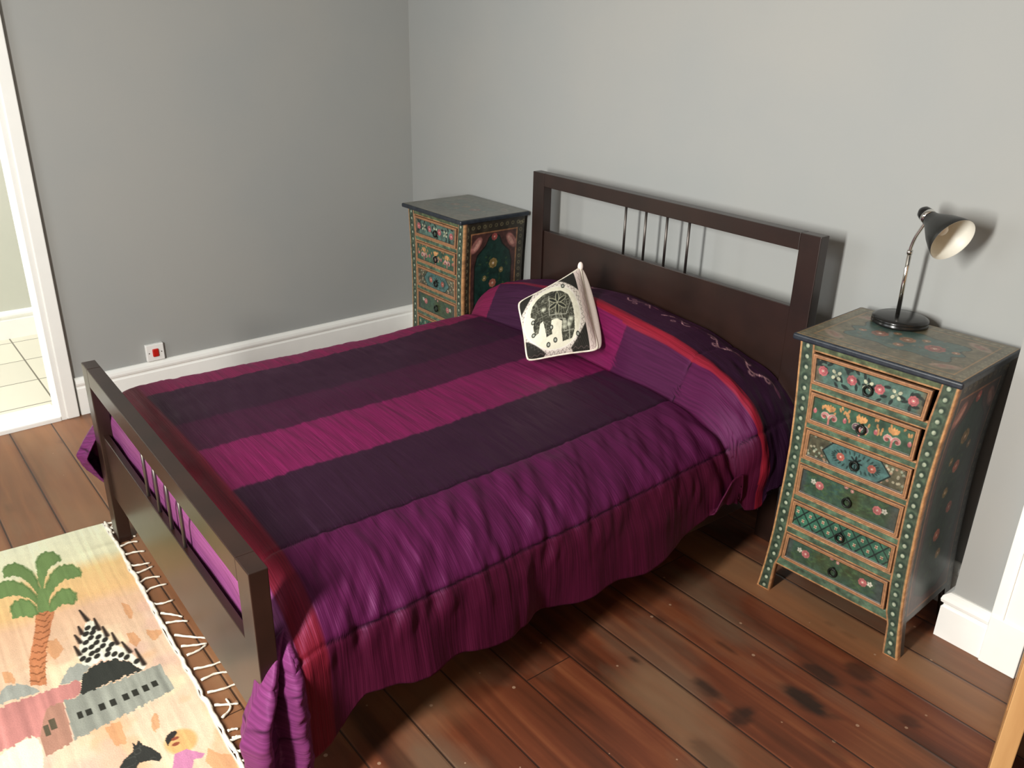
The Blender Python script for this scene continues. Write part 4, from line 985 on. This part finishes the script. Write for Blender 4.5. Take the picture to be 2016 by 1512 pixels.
# ------------------------------------------------------------------ rug
K = np.array([.151, -1.929]); E1 = np.array([1.378, -.041]); E1 /= np.linalg.norm(E1); E2 = np.array([-.06, -.998]); E2 /= np.linalg.norm(E2)
ga = np.concatenate([np.arange(0, 1.36, .0026), np.arange(1.36, 1.86, .012)]); gb = np.concatenate([np.arange(0, .60, .0026), np.arange(.60, 1.30, .012)])
A, B = np.meshgrid(ga, gb, indexing='ij')
col_ = np.floor(B / .0075)
jit = .007 * vnoise(col_ * 1.37, col_ * 0, 91)
cv = Canvas(A + jit, B, (250, 196, 150))
def gradient(stops):
    a = cv.X + .03 * fbm(A * 5, B * 9, 77)
    for k in range(3): cv.C[..., k] = np.interp(a, [s[0] for s in stops], [s[1][k] for s in stops])
gradient([(0, (252, 250, 212)), (.20, (246, 240, 196)), (.27, (250, 206, 134)), (.42, (250, 198, 128)), (.50, (240, 192, 150)), (.8, (238, 202, 166)), (1.2, (240, 210, 176)), (1.5, (236, 198, 160)), (1.86, (232, 194, 156))])
cv.put(sstep(.35, .60, B + .0 * A) * sstep(.16, .26, A) * sstep(.50, .38, A), (252, 232, 128), .9)
n1 = fbm(A * 6, B * 8, 81); cv.put(sstep(.12, .4, n1) * sstep(.46, .6, A), (232, 168, 114), .5)
n2 = fbm(A * 7 + 9, B * 7, 83); cv.put(sstep(.12, .4, n2) * sstep(.46, .6, A), (252, 226, 182), .8)
n3 = fbm(A * 5 + 3, B * 6, 85); cv.put(sstep(.2, .45, n3) * sstep(.5, .6, A), (226, 178, 160), .5)
for p in RUG['orange']: cv.poly(p, (222, 152, 92), .75)
cv.poly(RUG['trunk'], (206, 120, 62), .9)
tr = np.array(RUG['trunk']); 
for k in range(11):
    q_ = (k + .5) / 11; tc_ = (tr[0] + tr[1]) / 2 * (1 - q_) + (tr[4] + tr[5]) / 2 * q_; a_, b_ = tc_
    cv.line([(a_ - .018, b_ - .020), (a_, b_), (a_ - .018, b_ + .020)], .0045, (138, 78, 38), .85)
for i, p in enumerate(RUG['fronds']):
    cv.poly(p, (120, 150, 84))
    if i < 6: cv.line(p[:9], .008, (92, 124, 64), .6)
for p in RUG['gdome']: cv.poly(p, (170, 172, 160))
cv.poly(RUG['spot'], (248, 246, 222)); cv.poly(RUG['dome'], (58, 60, 54))
cv.X = A
for a_, b_ in RUG['dots']: cv.ell(a_, b_, .0125, .0085, (52, 50, 44), .5)
for l in RUG['slash']: cv.line(l, .006, (58, 46, 38), 1, .014)
cv.X = A + jit
cv.poly(RUG['pinkb'], (206, 132, 122)); cv.poly(RUG['brownb'], (184, 132, 108)); cv.poly(RUG['arch'], (254, 242, 204))
cv.poly(RUG['greyb'], (158, 160, 146))
ls = Canvas(A, B, (0, 0, 0)); ls.poly(RUG['greyb'], (255, 255, 255)); ls.poly(RUG['pinkb'], (255, 255, 255))
st_ = vnoise(B * 70, A * 3, 95)
cv.C *= (1 + .10 * st_ * (ls.C[..., 0] / 255))[..., None]
cv.X = A
for a_, b_ in RUG['win']: cv.rect(a_ - .014, b_ - .0075, a_ + .014, b_ + .0075, (52, 52, 44))
for a_, b_ in RUG['bwin']: cv.rect(a_ - .022, b_ - .007, a_ + .022, b_ + .007, (96, 86, 66))
f = RUG['face']; cv.ell(f[0][0], f[0][1], .045, .040, (232, 178, 104)); cv.poly(RUG['pink'], (212, 130, 170)); cv.poly(RUG['hair'], (56, 52, 48))
for a_, b_ in RUG['mouth']: cv.ell(a_, b_, .006, .010, (150, 70, 40))
cv.poly(RUG['horse'], (56, 56, 52)); cv.put((1.2 - np.abs(vnoise(A * 40, B * 40, 97)) / .06) * (np.abs(cv.C - np.array((56, 56, 52))).sum(-1) < 6), (120, 120, 110), .35)
cv.C *= (1 + .05 * vnoise(B * 130, A * 5, 99) + .03 * fbm(A * 40, B * 40, 98))[..., None]
cv.C = np.clip(cv.C, 0, 252)
cv.put((.006 - B) / .002, (246, 242, 232))
Z = .007 + .0014 * fbm(A * 9, B * 9, 88) + .0008 * np.sin(B * 400) * 0
Z = Z + .004 * np.exp(-((A - .17) / .02) ** 2) * sstep(.2, .0, B)
Pr = np.stack([K[0] + A * E1[0] + B * E2[0], K[1] + A * E1[1] + B * E2[1] + .0035 * vnoise(A * 22, B * 0, 89) * np.exp(-B / .05), Z], -1)
rug = thing('rug', 'fringed flat-woven rug with palm tree and domed buildings, at the foot of the bed', 'rug', (K[0], K[1], 0))
Pr[..., 0] -= K[0]; Pr[..., 1] -= K[1]
grid_mesh('woven_field', Pr[:, ::-1], M['rug'], rug, col=cv.C[:, ::-1], thick=(0, 0, -.005))
bm = bmesh.new()
aa = np.arange(0, 1.86, .008)
pts = [(aa_ * E1[0], aa_ * E1[1] + .003 * float(vnoise(aa_ * 40, 0, 93)) + .003, .009) for aa_ in aa]
bm_tube(bm, pts, [.0052 + .0016 * float(vnoise(x * 60, 3, 94)) for x in aa], 8)
bm_done('selvedge_cord', bm, M['cord'], rug)
tas = [t for t in RUG['tassels']]
k = 1.30
while k < 1.84:
    tas.append([(k, 0), (k + rng.uniform(-.01, .02), -.04), (k + rng.uniform(-.02, .03), -.095)]); k += .042
for t in tas:
    c = catmull([tuple(q) for q in t], 0)[::5]
    pts = []
    for j, (a_, b_) in enumerate(c):
        P_ = a_ * E1 + b_ * E2; pts.append((P_[0], P_[1], .0075 - .0025 * j / len(c) + .0006 * math.sin(j * 2)))
    bm = bmesh.new(); bm_tube(bm, pts, [.0041 * (1 - .35 * j / len(c)) + .0005 * math.sin(j * 1.7) for j in range(len(pts))], 7)
    bm_done('tassel', bm, M['cord'], rug)
